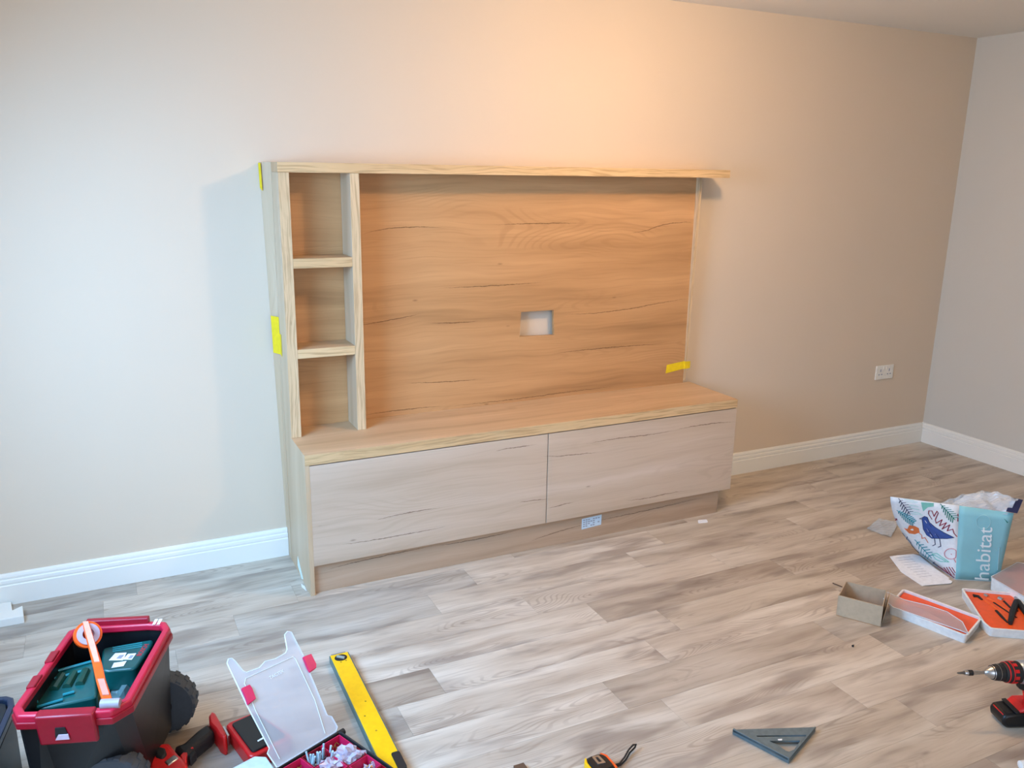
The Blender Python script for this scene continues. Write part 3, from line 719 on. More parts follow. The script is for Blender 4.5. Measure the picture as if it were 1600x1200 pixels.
# red rimmed black case beyond it
o1 = F(395, 1150, 0)
CS = thing('tool_case', 'black case with a bright red edge lying half under the clear lid', 'tool case', (o1.x, o1.y, 0))
outer = sil([(353, 1133), (358, 1128), (398, 1112), (404, 1114), (456, 1148), (452, 1154), (396, 1182), (388, 1181)], .05, o1)
mesh('case_edge', prismz(outer, 0, .050), M['red'], CS, bevel=.005, smooth=True)
mesh('case_top', prismz(rounded(sil([(361, 1130), (399, 1113), (448, 1148), (394, 1175)], .056, o1), .012), .0495, .056), M['black'], CS, bevel=.003)
bm = prismz(sil([(402, 1157), (411, 1152), (412, 1154), (403, 1159)], .0565, o1), .0562, .0568); mesh('white_mark', bm, M['white'], CS)

# white lidded tub at the bottom edge
o2_ = F(395, 1205, 0)
WB = thing('plastic_tub', 'pale frosted tub at the bottom edge in front of the red edged case', 'tub', (o2_.x, o2_.y, 0))
P = sil([(362, 1201), (398, 1182), (416, 1183), (430, 1203), (425, 1240), (385, 1245)], .05, o2_)
mesh('tub_body', prismz(inset_d(P, .004), 0, .044), M['frost'], WB, bevel=.004); mesh('tub_lid', prismz(P, .0445, .052), plain('pale_blue_lid', (206, 220, 228), .4), WB, bevel=.003)

# ---------------------------------------------------------------- screw organiser with upright clear lid
TZ = .060
A_, B_ = F(432, 1199, TZ), F(527, 1143, TZ)
og = (A_+B_)/2; og.z = 0
OR = thing('screw_organiser', 'black and red screw organiser with its clear frosted lid standing open', 'organiser', og)
ex = (B_-A_); wlen = ex.length; ex.normalize(); ey = Vector((ex.y, -ex.x, 0))   # ey towards the camera
def OL(a, b_, z=0.): q = (A_+B_)/2+ex*a+ey*b_; return Vector((q.x-og.x, q.y-og.y, z))
hw = wlen/2+.006; dp = .27
tray = [(-hw, .0), (-hw, dp), (hw+.003, dp), (hw+.003, .006), (hw, .0)]
T2 = [OL(a, b_) for a, b_ in tray]
bm = bmesh.new(); tub(bm, [(p.x, p.y) for p in T2], [(p.x, p.y) for p in shrink(T2, .96)], 0, TZ, .006); mesh('tray', bm, M['blackm'], OR, bevel=.002)
bm = bmesh.new(); lathe(bm, [(-.012, .009), (.012, .009)], OL(hw+.006, -.001, TZ-.012), ex, 12); mesh('hinge', bm, M['blackm'], OR, smooth=True)
# red bins 3 x 4
nb, nr = 3, 4; cw = (2*hw-.016)/nb; ch = (dp-.02)/nr
for i in range(nb):
    for j in range(nr):
        a0, a1 = -hw+.010+i*cw, -hw+.010+(i+1)*cw-.002; b0, b1 = .012+j*ch, .012+(j+1)*ch-.002
        P = [OL(a0, b0), OL(a1, b0), OL(a1, b1), OL(a0, b1)]
        bm = bmesh.new(); tub(bm, [(p.x, p.y) for p in P], [(p.x, p.y) for p in shrink(P, .92)], .008, TZ-.003, .0022)
        bn = mesh('bin', bm, M['latchred'] if (i+j) % 2 else M['pinklatch'], OR)
        if j < 3:
            bm = bmesh.new(); rnd = random.Random(i*10+j)
            c = OL((a0+a1)/2, (b0+b1)/2, .03)
            for k in range(38):
                p = c+ex*rnd.uniform(-.36, .36)*cw+ey*rnd.uniform(-.34, .34)*ch+Vector((0, 0, rnd.uniform(-.012, .010)))
                dv = Vector((rnd.uniform(-1, 1), rnd.uniform(-1, 1), rnd.uniform(-.1, .9))).normalized()
                l_ = rnd.uniform(.010, .018); tube(bm, [p, p+dv*l_, p+dv*(l_+.001)], [.0014, .0016, .0034], 5)
            tag(mesh('screws', bm, (M['brass'] if (i+j) % 2 == 0 else M['steel']), bn), kind='stuff')
# long pale plugs standing in the middle bin
bm = bmesh.new(); rnd = random.Random(4)
for k in range(12):
    p = OL(rnd.uniform(-.03, .035), rnd.uniform(.03, .075), .03); tube(bm, [p, p+Vector((rnd.uniform(-.012, .012), rnd.uniform(-.012, .012), .045))], .003, 6)
o = mesh('wall_plugs', bm, plain('pale_blue_plugs', (170, 200, 214), .4)); o.location = og; tag(o, 'pale blue and white wall plugs standing in the middle bin', 'wall plugs', kind='stuff')
# lid, traced on the plane in which it leans back
Ptop = F(357, 1035, .27); nL = (B_-A_).cross(Ptop-A_).normalized()
if nL.dot(CAMP-A_) < 0: nL = -nL
def LP(u, v, lift=0.): p = onplane(u, v, A_+nL*lift, nL); return p-og
lidpx = [(433, 1199), (418, 1177), (421, 1169), (388, 1106), (355, 1036), (357, 1030), (362, 1029), (367, 1033), (380, 1049), (385, 1051), (405, 1044), (414, 1034), (430, 1030), (446, 1021), (449, 1015), (445, 992), (449, 987), (455, 988), (473, 1023), (485, 1055), (489, 1064), (511, 1118), (518, 1120), (527, 1136), (525, 1143)]
fr = [LP(u, v) for u, v in lidpx]
bm = bmesh.new(); prism(bm, fr, [p+nL*.0025 for p in fr]); lid = mesh('clear_lid', bm, M['frost'], OR); lid['label'] = 'clear frosted lid with raised pale edges'
bm = bmesh.new(); tube(bm, fr+[fr[0]], .0024, 6, cap=False); mesh('lid_edge', bm, M['frostrim'], lid, smooth=True)
inn = [(437, 1186), (400, 1112), (382, 1068), (384, 1060), (458, 1026), (462, 1030), (492, 1094), (508, 1146)]
bm = bmesh.new(); tube(bm, [LP(u, v, .004) for u, v in inn], .0011, 6); mesh('lid_bead', bm, M['frostrim'], lid)
for nm, q in (('left', [(375, 1078), (388, 1072), (392, 1078), (398, 1094), (385, 1104), (382, 1094)]), ('right', [(471, 1029), (484, 1024), (492, 1040), (492, 1046), (482, 1053), (478, 1046)])):
    P_ = [LP(u, v, -.004) for u, v in q]; bm = bmesh.new(); prism(bm, P_, [p+nL*.014 for p in P_]); lt = mesh('lid_latch', bm, M['pinklatch'], lid, bevel=.002)
tx = text_mesh('embossed_word', 'TACTIX', .022, M['frostrim']); tx.parent = lid
a_, b__ = LP(422, 1062, .0035), LP(448, 1048, .0035); ux_ = (b__-a_).normalized(); uz_ = nL; uy_ = uz_.cross(ux_)
tx.matrix_local = Matrix(((ux_.x, uy_.x, uz_.x, a_.x), (ux_.y, uy_.y, uz_.y, a_.y), (ux_.z, uy_.z, uz_.z, a_.z), (0, 0, 0, 1))) @ Matrix.Diagonal((.62, .62, 1, 1))
# polythene bags heaped on the organiser
for k, (u, v, z, s, sd) in enumerate([(545, 1176, .062, .036, 2), (515, 1190, .060, .030, 8), (578, 1196, .045, .026, 12)]):
    p = F(u, v, z); blob('polythene_bag', ['crumpled lilac polythene bag on the right of the screw bins', 'crumpled clear bag in the middle of the screw bins', 'small crumpled bag between the organiser and the level'][k], 'plastic bag', (p.x, p.y, [.038, .036, .0][k]), s, s*.85, s*[.7, .6, 1.1][k], M['lilac'], sd, .55, 3)

# ---------------------------------------------------------------- spirit level
l0, l1 = F(512, 1022, .0), F(545, 1019, .028)
a0 = F(529, 1021, .024); a1 = F(616, 1200, .024); dl = (a1-a0); dl.z = 0; dl.normalize(); nl = Vector((-dl.y, dl.x, 0))
LV = thing('spirit_level', 'long yellow spirit level lying on the floor beside the organiser', 'spirit level', (a0.x, a0.y, 0), math.atan2(dl.y, dl.x))
hwL = (F(546, 1019, .026)-F(514, 1022, .026)).length/2
LW = .030
mesh('beam', bx(0.004, 1.2, -LW, LW, .002, .026), M['yellow'], LV, bevel=.002)
mesh('side_rail', bx(0.004, 1.2, -LW-.003, -LW+.0005, .001, .024), M['levelside'], LV); mesh('side_rail', bx(0.004, 1.2, LW-.0005, LW+.003, .001, .024), M['levelside'], LV)
mesh('end_cap', bx(-.004, .004, -LW+.004, LW-.006, .003, .024), plain('grey_endcap', (120, 124, 130), .5), LV, bevel=.001)
def vial(cx_, cy_, rx, ry, name):
    pts = [(cx_+rx*math.cos(a), cy_+ry*math.sin(a)) for a in [k*2*math.pi/24 for k in range(24)]]
    v_ = mesh(name, prismz(pts, .0255, .0272), M['blackm'], LV, bevel=.0005)
    bm = bmesh.new(); tube(bm, [(cx_-rx*.5, cy_-ry*.5, .028), (cx_+rx*.5, cy_+ry*.5, .028)], .0055, 10); mesh('vial_glass', bm, plain('vial_liquid', (150, 152, 140), .15), v_, smooth=True)
vial(.032, 0, .019, .021, 'vial_window')
mesh('centre_vial', prismz(rounded([(.565, LW-.022), (.64, LW-.022), (.64, LW+.003), (.565, LW+.003)], .008), .0255, .029), M['blackm'], LV)
mesh('centre_vial', prismz(rounded([(.565, -LW-.003), (.64, -LW-.003), (.64, -LW+.022), (.565, -LW+.022)], .008), .0255, .029), M['blackm'], LV) if False else None
for q in ((.30, .01), (.37, -.012), (.45, .0), (.055, .012), (.058, -.006)):
    mesh('scuff', prismz(rounded([(q[0]-.003, q[1]-.003), (q[0]+.003, q[1]-.002), (q[0]+.002, q[1]+.003), (q[0]-.003, q[1]+.002)], .001), .0259, .0264), plain('scuff_brown', (150, 116, 30), .7), LV)

# ---------------------------------------------------------------- tape measure
tm0 = F(937, 1191, .04); tm0.z = 0
TM = thing('tape_measure', 'black and yellow tape measure with a wrist strap on the floor', 'tape measure', tm0)
P = rounded([(-.036, -.040), (.036, -.040), (.036, .022), (.020, .037), (-.020, .037), (-.036, .022)], .014)
mesh('case', prismz(P, 0, .036), M['black'], TM, bevel=.005, smooth=True)
mesh('cover', prismz(shrink(P, .80), .0355, .041), M['black'], TM, bevel=.003, smooth=True)
for s_, z_ in ((-1, 0), (1, 0)):
    P = [(s_*.0375, -.035), (s_*.0375, .020), (s_*.028, .034), (s_*.022, .036), (s_*.030, .014), (s_*.030, -.035)]
    mesh('yellow_side', prismz(P, .006, .038), M['yellow'] if s_ < 0 else M['orange'], TM, bevel=.002)
bm = bmesh.new(); ring(bm, rounded([(-.011, -.008), (.013, -.012), (.011, .024), (-.010, .026)], .003), rounded([(-.004, -.002), (.005, -.004), (.004, .018), (-.003, .019)], .001), .041, .0435); mesh('belt_clip', bm, M['steel'], TM)
sp = [F(956, 1197, .015), F(968, 1193, .012), F(976, 1183, .014), F(982, 1172, .02), F(989, 1164, .02), F(994, 1163, .018), F(992, 1168, .012), F(984, 1176, .008), F(978, 1187, .006), F(970, 1195, .006), F(958, 1200, .01)]
bm = bmesh.new(); tube(bm, [p-tm0 for p in sp], .0028, 6); mesh('wrist_strap', bm, M['blackm'], TM, smooth=True)

# ---------------------------------------------------------------- speed square
q = [F(1145, 1140, .016), F(1275, 1136, .016), F(1233, 1186, .016)]
so = F(1220, 1150, 0)
SQ = thing('speed_square', 'blue grey metal triangular speed square lying on the floor', 'set square', so)
tri = [(p.x-so.x, p.y-so.y) for p in q]
def sp2(u, v): p = F(u, v, .016); return (p.x-so.x, p.y-so.y)
holes = [[sp2(1182, 1149.4), sp2(1260, 1148.4), sp2(1259, 1150.6), sp2(1183, 1151.2)], [sp2(1202, 1157.6), sp2(1250, 1157.0), sp2(1249, 1159.6), sp2(1241, 1171), sp2(1233, 1174.5), sp2(1228, 1173), sp2(1214, 1163), sp2(1206, 1159.6)]]
curve_plate('plate', tri, holes, .006, M['steelgrey'], SQ, (0, 0, .013))
def lip(i, j, zt, zb, w_):
    a = Vector(tri[i]); b_ = Vector(tri[j]); d = (b_-a).normalized(); n = Vector((-d.y, d.x)); c = Vector((sum(t[0] for t in tri)/3, sum(t[1] for t in tri)/3))
    if n.dot(c-a) < 0: n = -n
    return prismz([a, b_, b_+n*w_, a+n*w_], zb, zt)
mesh('fence', lip(0, 2, .0185, 0, .006), M['steelgrey'], SQ, bevel=.0006); mesh('edge_rail', lip(2, 1, .0165, .0002, .004), M['steelgrey'], SQ, bevel=.0006)
mesh('sun_mark', prismz(rounded([sp2(1215, 1155), sp2(1222, 1154.5), sp2(1222, 1157), sp2(1216, 1157)], .002), .016, .0165), M['white'], SQ)

# ---------------------------------------------------------------- cordless drill standing on its battery
tip = F(1495, 1051.5, .172); ref = F(1593, 1050, .172); fwd = (tip-ref); fwd.z = 0; fwd.normalize()
dorg = tip-fwd*.25; dorg.z = 0
DR = thing('cordless_drill', 'red and black cordless drill standing upright on its battery at right edge', 'drill', dorg, math.atan2(fwd.y, fwd.x))
zc = .172
def lat(name, prof, mat, par=DR, seg=28, z=zc): bm = bmesh.new(); lathe(bm, prof, (0, 0, z), (1, 0, 0), seg); return mesh(name, bm, mat, par, smooth=True)
lat('chuck_nose', [(.140, .020), (.146, .018), (.156, .012), (.164, .006), (.165, .004)], M['steel'])
lat('chuck', [(.108, .024), (.110, .0255), (.122, .0255), (.1225, .0235), (.124, .0235), (.1245, .0245), (.136, .0235), (.142, .021), (.143, .016)], M['blackm'])
lat('chuck_ring', [(.1215, .0250), (.124, .0250)], M['steel']); lat('chuck_ring', [(.1395, .0228), (.1410, .0222)], M['steel'])
lat('clutch_collar', [(.058, .030), (.060, .033), (.092, .032), (.100, .030), (.108, .027), (.109, .022)], M['blackm'])
lat('clutch_ring', [(.086, .0328), (.089, .0325)], M['red']); lat('clutch_ring', [(.098, .0312), (.101, .0308)], M['red'])
for k in range(10):
    a = k*math.pi/5; bm = bmesh.new(); c_ = Vector((0, math.cos(a), math.sin(a))); t__ = Vector((0, -math.sin(a), math.cos(a)))
    vb = [Vector((x, 0, zc))+c_*.0318+t__*y_ for x, y_ in ((.073, -.005), (.085, -.005), (.085, .005), (.073, .005))]
    prism(bm, vb, [v+c_*.0018 for v in vb]); mesh('torque_mark', bm, M['red'], DR)
lat('bit_holder', [(.164, .0045), (.180, .0045), (.181, .0065), (.200, .0065), (.201, .008), (.222, .008), (.226, .0065)], M['steel'])
lat('bit_sleeve', [(.2015, .0085), (.216, .0085)], M['blackm'])
lat('bit', [(.224, .0055), (.232, .004), (.240, .0035), (.246, .003), (.250, .0006)], plain('dark_steel', (110, 106, 104), .35, .9))
lat('gear_housing', [(.020, .034), (.030, .036), (.052, .035), (.058, .031)], plain('silver_casting', (176, 186, 196), .35, .6))
lat('motor_body', [(-.085, .020), (-.08, .031), (-.06, .034), (.020, .034)], M['red'])
def dprism(name, pts, hw_, mat, bev=.006):
    bm = bmesh.new(); prism(bm, [(x, -hw_, z) for x, z in pts], [(x, hw_, z) for x, z in pts]); return mesh(name, bm, mat, DR, bevel=bev, smooth=True)
dprism('trigger', [(.030, .142), (.052, .140), (.050, .118), (.036, .112), (.026, .115)], .011, M['blackm'], .004)
dprism('handle', [(-.018, .150), (.030, .145), (.026, .10), (.012, .055), (-.038, .055), (-.030, .10)], .016, M['red'], .008)
dprism('handle_grip', [(-.020, .145), (-.002, .145), (-.004, .10), (-.018, .062), (-.042, .062), (-.034, .10)], .0175, M['blackm'], .006)
dprism('handle_foot', [(.050, .060), (.040, .070), (-.045, .070), (-.05, .052), (.062, .050)], .034, M['red'], .006)
dprism('battery', [(.100, .012), (.104, .030), (.098, .046), (.06, .052), (-.06, .052), (-.06, .003), (.088, .0)], .037, M['black'], .008)
dprism('battery_release', [(.070, .049), (.0985, .043), (.102, .034), (.096, .034), (.066, .045)], .028, M['red'], .003)
dprism('battery_rib', [(.055, .050), (.066, .050), (.070, .056), (.055, .058)], .036, M['blackm'], .002)

# ---------------------------------------------------------------- cardboard box
cb = [Vector((1.901, -1.319)), Vector((1.784, -1.391)), Vector((1.869, -1.525)), Vector((1.989, -1.439))]
co_ = Vector((1.886, -1.418, 0))
CB = thing('cardboard_box', 'small open brown cardboard box on the floor', 'box', co_)
P = [p-co_.xy for p in cb]; t = .003
mesh('box_base', prismz(inset_d(P, .001), 0, .003), M['cardin'], CB)
for i in range(4):
    a, b_ = P[i], P[(i+1) % 4]; d = (b_-a).normalized(); n = Vector((-d.y, d.x)) 
    if n.dot(-(a+b_)/2) < 0: n = -n
    e = .0035 if i % 2 else 0
    o = mesh('box_wall', prismz([a+d*e, b_-d*e, b_-d*e+n*t, a+d*e+n*t], .0032, .085), M['card'], CB)
# folded-out flap at the right end
a, b_ = P[2], P[3]; bm = bmesh.new(); outv = Vector((.010, -.004))
prism(bm, [(a.x+.001, a.y, .004), (b_.x+.001, b_.y, .004), (b_.x+.004, b_.y, .004), (a.x+.004, a.y, .004)], [(a.x+.004+outv.x, a.y+outv.y, .083), (b_.x+.004+outv.x, b_.y+outv.y, .083), (b_.x+.007+outv.x, b_.y+outv.y, .083), (a.x+.007+outv.x, a.y+outv.y, .083)])
mesh('box_flap', bm, M['card'], CB)
a, b_ = P[0], P[1]; bm = bmesh.new(); 
nl_ = F(1306, 913, 0); bm = bmesh.new(); tube(bm, [F(1301, 911, .003), F(1316, 917, .003)], .002, 6); o = mesh('nail', bm, M['darkwood'], off=nl_); o.location = nl_; tag(o, 'thin dark nail on the floor behind the cardboard box', 'nail')

# ---------------------------------------------------------------- white trays with orange inserts
def tray(name, label, px, z1, rr, loc_px, insert=True):
    P = [F(u, v, z1) for u, v in px]; c = sum(P, Vector())/len(P); c.z = 0
    t_ = thing(name, label, 'tool tray', c)
    poly = rounded([(p.x-c.x, p.y-c.y) for p in P], rr, 6)
    bm = bmesh.new(); tub(bm, poly, inset_d(poly, .004), 0, z1, .004); mesh('tray_shell', bm, M['white'], t_, smooth=True)
    bm = bmesh.new(); ring(bm, inset_d(poly, -.001), inset_d(poly, .006), z1-.004, z1+.001); mesh('tray_rim', bm, M['white'], t_, bevel=.001)
    if insert: mesh('orange_insert', prismz(inset_d(poly, .0075), .006, z1-.009), M['orange'], t_)
    return t_, c, poly
t1, c1_, p1_ = tray('tool_tray', 'narrow white tray with an orange insert and a milky lid askew on it', [(1411, 920), (1535, 965), (1511, 994), (1388, 946)], .034, .018, None)
def on_t(c, u, v, z): p = F(u, v, z); return Vector((p.x-c.x, p.y-c.y, z))
for a, b_ in (((1420, 932), (1520, 970)), ((1416, 940), (1512, 977))):
    bm = bmesh.new(); tube(bm, [on_t(c1_, *a, .019), on_t(c1_, *b_, .019)], .004, 8); mesh('insert_rib', bm, M['orange'], t1, smooth=True)
P = [on_t(c1_, u, v, z) for u, v, z in ((1376, 922, .055), (1390, 927, .050), (1412, 937, .045), (1450, 946, .042), (1480, 956, .040), (1504, 972, .038), (1513, 990, .037), (1500, 985, .037), (1396, 949, .040), (1382, 938, .048))]
bm = bmesh.new(); cen = sum(P, Vector())/len(P); vs = [bm.verts.new(p) for p in P]; vc = bm.verts.new(cen+Vector((0, 0, .001)))
for i in range(len(vs)): bm.faces.new((vs[i], vs[(i+1) % len(vs)], vc))
ld = mesh('milky_lid', bm, M['pinkfrost'], t1); s_ = ld.modifiers.new('s', 'SOLIDIFY'); s_.thickness = .0015
bm = bmesh.new(); tube(bm, P+[P[0]], .0018, 6, cap=False); mesh('lid_edge', bm, M['frostrim'], ld)

t2, c2_, p2_ = tray('tool_tray', 'white tray with an orange insert holding pliers and cutters', [(1502, 919), (1582, 926), (1632, 972), (1650, 990), (1548, 982), (1536, 972)], .034, .014, None)
def hand_tool(kind, label, cat, pts_main, c, z, mats):
    o = thing(kind, label, cat, (c[0], c[1], z)); return o
def px_tool(name, label, cat, z, pieces):
    P0_ = F(*pieces[0][1][0], z); t_ = thing(name, label, cat, (P0_.x, P0_.y, z))
    for nm, pts, r, mat in pieces:
        bm = bmesh.new(); pp = [F(u, v, z) for u, v in pts]; pp = [Vector((p.x-P0_.x, p.y-P0_.y, .006)) for p in pp]
        tube(bm, pp, r, 8); mesh(nm, bm, mat, t_, smooth=True)
    return t_
orx = plain('orange_grip', (240, 104, 40), .4)
px_tool('pliers', 'orange handled pliers with dark round jaws in the white tray', 'pliers', .018, [('jaw', [(1520, 934), (1528, 935), (1534, 940)], [.010, .008, .005], M['blackm']), ('handle', [(1536, 939), (1558, 955), (1574, 972)], .0045, orx), ('handle', [(1542, 937), (1564, 948), (1580, 962)], .0045, orx), ('pivot', [(1538, 932), (1543, 935)], .007, M['steel'])])
px_tool('cutters', 'cutters with a round steel pivot beside the pliers in the tray', 'cutters', .018, [('jaw', [(1560, 937), (1566, 940)], [.009, .008], M['steel']), ('handle', [(1568, 942), (1578, 952), (1590, 958)], .005, M['blackm']), ('handle', [(1552, 944), (1570, 956), (1588, 968)], .004, M['blackm'])])
px_tool('wrench', 'dark slim tool lying at the front of the orange tray', 'hand tool', .018, [('shaft', [(1556, 957), (1566, 968), (1574, 976)], [.006, .006, .004], M['blackm'])])
px_tool('snips', 'chunky black handled snips resting over the right of the orange tray', 'snips', .026, [('head', [(1586, 936), (1590, 942)], [.006, .010], M['steel']), ('handle', [(1588, 942), (1582, 958), (1578, 976)], [.011, .012, .008], M['blackm']), ('handle', [(1590, 942), (1600, 956), (1608, 970)], [.011, .011, .008], M['blackm'])])
t3, c3_, p3_ = tray('tool_tray', 'white tray under a frosted lid at the right edge behind the pliers tray', [(1548, 903), (1590, 880), (1660, 893), (1680, 915), (1628, 950)], .05, .010, None)
P3 = inset_d(p3_, -.0005)
mesh('frosted_lid', prismz(P3, .052, .054), M['pinkfrost'], t3)
bm = bmesh.new(); pr = [Vector((p.x, p.y, .054)) for p in P3]; tube(bm, pr+[pr[0]], .0018, 6, cap=False); mesh('lid_edge', bm, M['frostrim'], t3)
bm = bmesh.new(); cc_ = on_t(c3_, 1574, 909, .038); lathe(bm, [(0, .010), (0, .024), (.008, .024), (.008, .010), (0, .010)], cc_, (0, 0, 1), 20); mesh('dark_coil', bm, M['blackm'], t3)

# ---------------------------------------------------------------- printed shopping bag
zb = .33
A, B, C_ = F(1493, 905, .004), F(1560, 908, .004), F(1436, 864, .004)
A1, B1, C1 = F(1499, 790, zb), F(1584, 802, zb), F(1391, 776, zb-.005)
Dd, D1 = B+(C_-A), B1+(C1-A1)*.9
bo = (A+B+C_+Dd)/4; bo.z = 0
BG = thing('shopping_bag', 'open patterned shopping bag with an aqua band, bird and leaf print', 'bag', bo)
def q4(bm, P, th, nrm, wrinkle=.0, seg=8, seed=0):
    """quad panel (bottom a,b ; top c,d) as a gently crumpled grid with thickness th"""
    a, b_, c, d = P; g = []
    for j in range(seg+1):
        row = []
        for i in range(seg+1):
            u, v = i/seg, j/seg
            p = (a*(1-u)+b_*u)*(1-v)+(d*(1-u)+c*u)*v
            wv = math.sin(math.pi*u)*math.sin(math.pi*v)*(math.sin(u*9+v*5+seed)+math.sin(v*11-u*4+seed*2))*wrinkle
            row.append(bm.verts.new(p+nrm*wv))
        g.append(row)
    for j in range(seg):
        for i in range(seg): bm.faces.new((g[j][i], g[j][i+1], g[j+1][i+1], g[j+1][i]))
def panel(name, P, mat, wr=.003, seed=0, label=None):
    P = [p-bo for p in P]; n = (P[1]-P[0]).cross(P[3]-P[0]).normalized()
    bm = bmesh.new(); q4(bm, P, 0, n, wr, 8, seed); o = mesh(name, bm, mat, BG, smooth=True)
    s_ = o.modifiers.new('s', 'SOLIDIFY'); s_.thickness = .0012; s_.offset = 0
    if label: o['label'] = label
    return o
bulge = F(1402, 820, .17)-F(1413, 820, .17)
bm = bmesh.new(); g_ = [[bm.verts.new((C_*(1-i/10)+A*(i/10))*(1-j/10)+(C1*(1-i/10)+A1*(i/10))*(j/10)+bulge*((1-i/10)*4*(j/10)*(1-j/10))-bo) for i in range(11)] for j in range(11)]
for j in range(10):
    for i in range(10): bm.faces.new((g_[j][i], g_[j][i+1], g_[j+1][i+1], g_[j+1][i]))
o = mesh('bag_front', bm, M['bagwhite'], BG, smooth=True); o['label'] = 'white side with bird and leaf print'; s_ = o.modifiers.new('s', 'SOLIDIFY'); s_.thickness = .0012; s_.offset = 0
panel('bag_gusset', [A, B, B1, A1], M['bagaqua'], .0012, 1, 'aqua band with white lettering')
panel('bag_back', [B, Dd, D1, B1], M['bagwhite'], .003, 2)
panel('bag_gusset', [Dd, C_, C1, D1], M['bagaqua'], .003, 3)
bm = bmesh.new(); prism(bm, [p-bo-Vector((0, 0, .003)) for p in (A, B, Dd, C_)], [p-bo for p in (A, B, Dd, C_)]); mesh('bag_base', bm, M['bagwhite'], BG)
# print on the left face: strokes laid on its surface
nF = (A-C_).cross(A1-C_).normalized()
if nF.dot(CAMP-A) < 0: nF = -nF
cF = (A+C_+A1+C1)/4
def fsurf(u, v): return (C_*(1-u)+A*u)*(1-v)+(C1*(1-u)+A1*u)*v+bulge*((1-u)*4*v*(1-v))
def pix(p): d = p-CAMP; z = d.dot(FW); return 800+FPX*d.dot(RT)/z, 600-FPX*d.dot(UP)/z
def fuv(px_, py_):
    u, v = .5, .5
    for _ in range(12):
        e = 1e-3; a = pix(fsurf(u, v)); b_ = pix(fsurf(u+e, v)); c = pix(fsurf(u, v+e))
        j = ((b_[0]-a[0])/e, (c[0]-a[0])/e, (b_[1]-a[1])/e, (c[1]-a[1])/e); r0, r1 = px_-a[0], py_-a[1]; dt = j[0]*j[3]-j[1]*j[2]
        u += (r0*j[3]-j[1]*r1)/dt; v += (j[0]*r1-j[2]*r0)/dt
    return min(max(u, .01), .995), min(max(v, .01), .99)
def FP(x, y):
    u, v = fuv(1390+x/7.5, 760+y/7.5); return fsurf(u, v)+nF*.0030-bo
def FP_old(x, y):      # crop coordinates of the printed side (7.5 px per photograph px)
    return onplane(1390+x/7.5, 760+y/7.5, cF+nF*.0030, nF)-bo
def stroke(name, mat, lines, w):
    bm = bmesh.new()
    for l_ in lines:
        pp = [FP(x, y) for x, y in l_]
        for i in range(len(pp)-1):
            d = (pp[i+1]-pp[i]); 
            if d.length < 1e-5: continue
            s = nF.cross(d.normalized())*w; e = d.normalized()*w*.5
            f = [pp[i]-s-e, pp[i+1]-s+e, pp[i+1]+s+e, pp[i]+s-e]; prism(bm, [p-nF*.0022 for p in f], f)
    return mesh(name, bm, mat, BG)
def patch(name, mat, polys):
    bm = bmesh.new()
    for l_ in polys:
        pp = [FP(x, y) for x, y in l_]; prism(bm, [p-nF*.0022 for p in pp], [p-nF*.0004 for p in pp])
    return mesh(name, bm, mat, BG)
def feather(x0, y0, x1, y1, n, l0, ang=60, both=True, curve=0.):
    out = [[(x0, y0), ((x0+x1)/2, (y0+y1)/2+curve), (x1, y1)]]; a = math.atan2(y1-y0, x1-x0)
    for k in range(1, n+1):
        s = k/(n+1); px_, py_ = x0+(x1-x0)*s, y0+(y1-y0)*s+curve*4*s*(1-s)*.5
        ll = l0*math.sin(math.pi*(.2+.75*s))
        for sg in ((1, -1) if both else (1,)):
            t_ = a+math.pi-sg*math.radians(ang); out.append([(px_, py_), (px_+math.cos(t_)*ll, py_+math.sin(t_)*ll)])
    return out
stroke('printed_leaf', M['navy'], feather(245, 325, 110, 140, 6, 60, 60), .0013)
stroke('printed_leaf', M['mintink'], [[(180, 150), (290, 160)], [(200, 180), (330, 185)], [(220, 215), (340, 235)], [(240, 250), (350, 275)], [(250, 290), (370, 320)], [(260, 320), (390, 335)]], .0008)
stroke('printed_leaf', M['tealink'], feather(295, 430, 90, 280, 9, 55, 55), .0022)
patch('printed_shape', M['mintink'], [[(375, 185), (520, 195), (520, 235), (450, 245), (400, 290), (385, 240)]])
stroke('printed_leaf', M['greenink'], feather(770, 390, 600, 205, 7, 70, 50), .0018)
stroke('printed_squiggle', M['maroon'], [[(500, 385), (460, 320), (465, 285), (500, 285), (525, 350), (560, 290), (575, 310), (540, 390), (550, 430), (620, 390), (590, 460), (670, 425), (620, 500), (710, 450), (680, 520), (745, 500), (760, 550), (800, 590)]], .0017)
patch('printed_shape', M['orangeink'], [[(175, 490), (215, 500), (235, 455), (270, 460), (300, 465), (345, 490), (355, 540), (300, 560), (235, 550)]])
stroke('printed_squiggle', M['orangeink'], [[(345, 540), (380, 570), (385, 610), (420, 600), (455, 660)]], .0013)
patch('printed_bird', M['blue'], [[(385, 375), (415, 350), (445, 360), (470, 420), (540, 480), (640, 540), (760, 600), (680, 612), (500, 608), (440, 570), (400, 500), (392, 430)]])
stroke('printed_bird_outline', M['navy'], [[(355, 378), (385, 370), (415, 350), (445, 360), (470, 420), (540, 480), (640, 540), (760, 600), (680, 612), (500, 608), (440, 570), (400, 500), (392, 430), (385, 385), (355, 378)], [(430, 450), (520, 600)], [(470, 440), (580, 600)], [(415, 500), (500, 560), (640, 545)], [(530, 605), (540, 680), (510, 695)], [(590, 610), (605, 700), (575, 712)]], .0012)
stroke('printed_highlight', M['bagwhite'], [[(420, 400), (440, 430)], [(440, 490), (460, 530)], [(480, 500), (500, 530)], [(540, 560), (560, 520)], [(480, 560), (500, 590)]], .0014)
stroke('printed_twig', M['navy'], [[(135, 540), (210, 680)], [(160, 600), (210, 590)], [(240, 640), (270, 700), (300, 780)], [(220, 620), (255, 660)]], .0014)
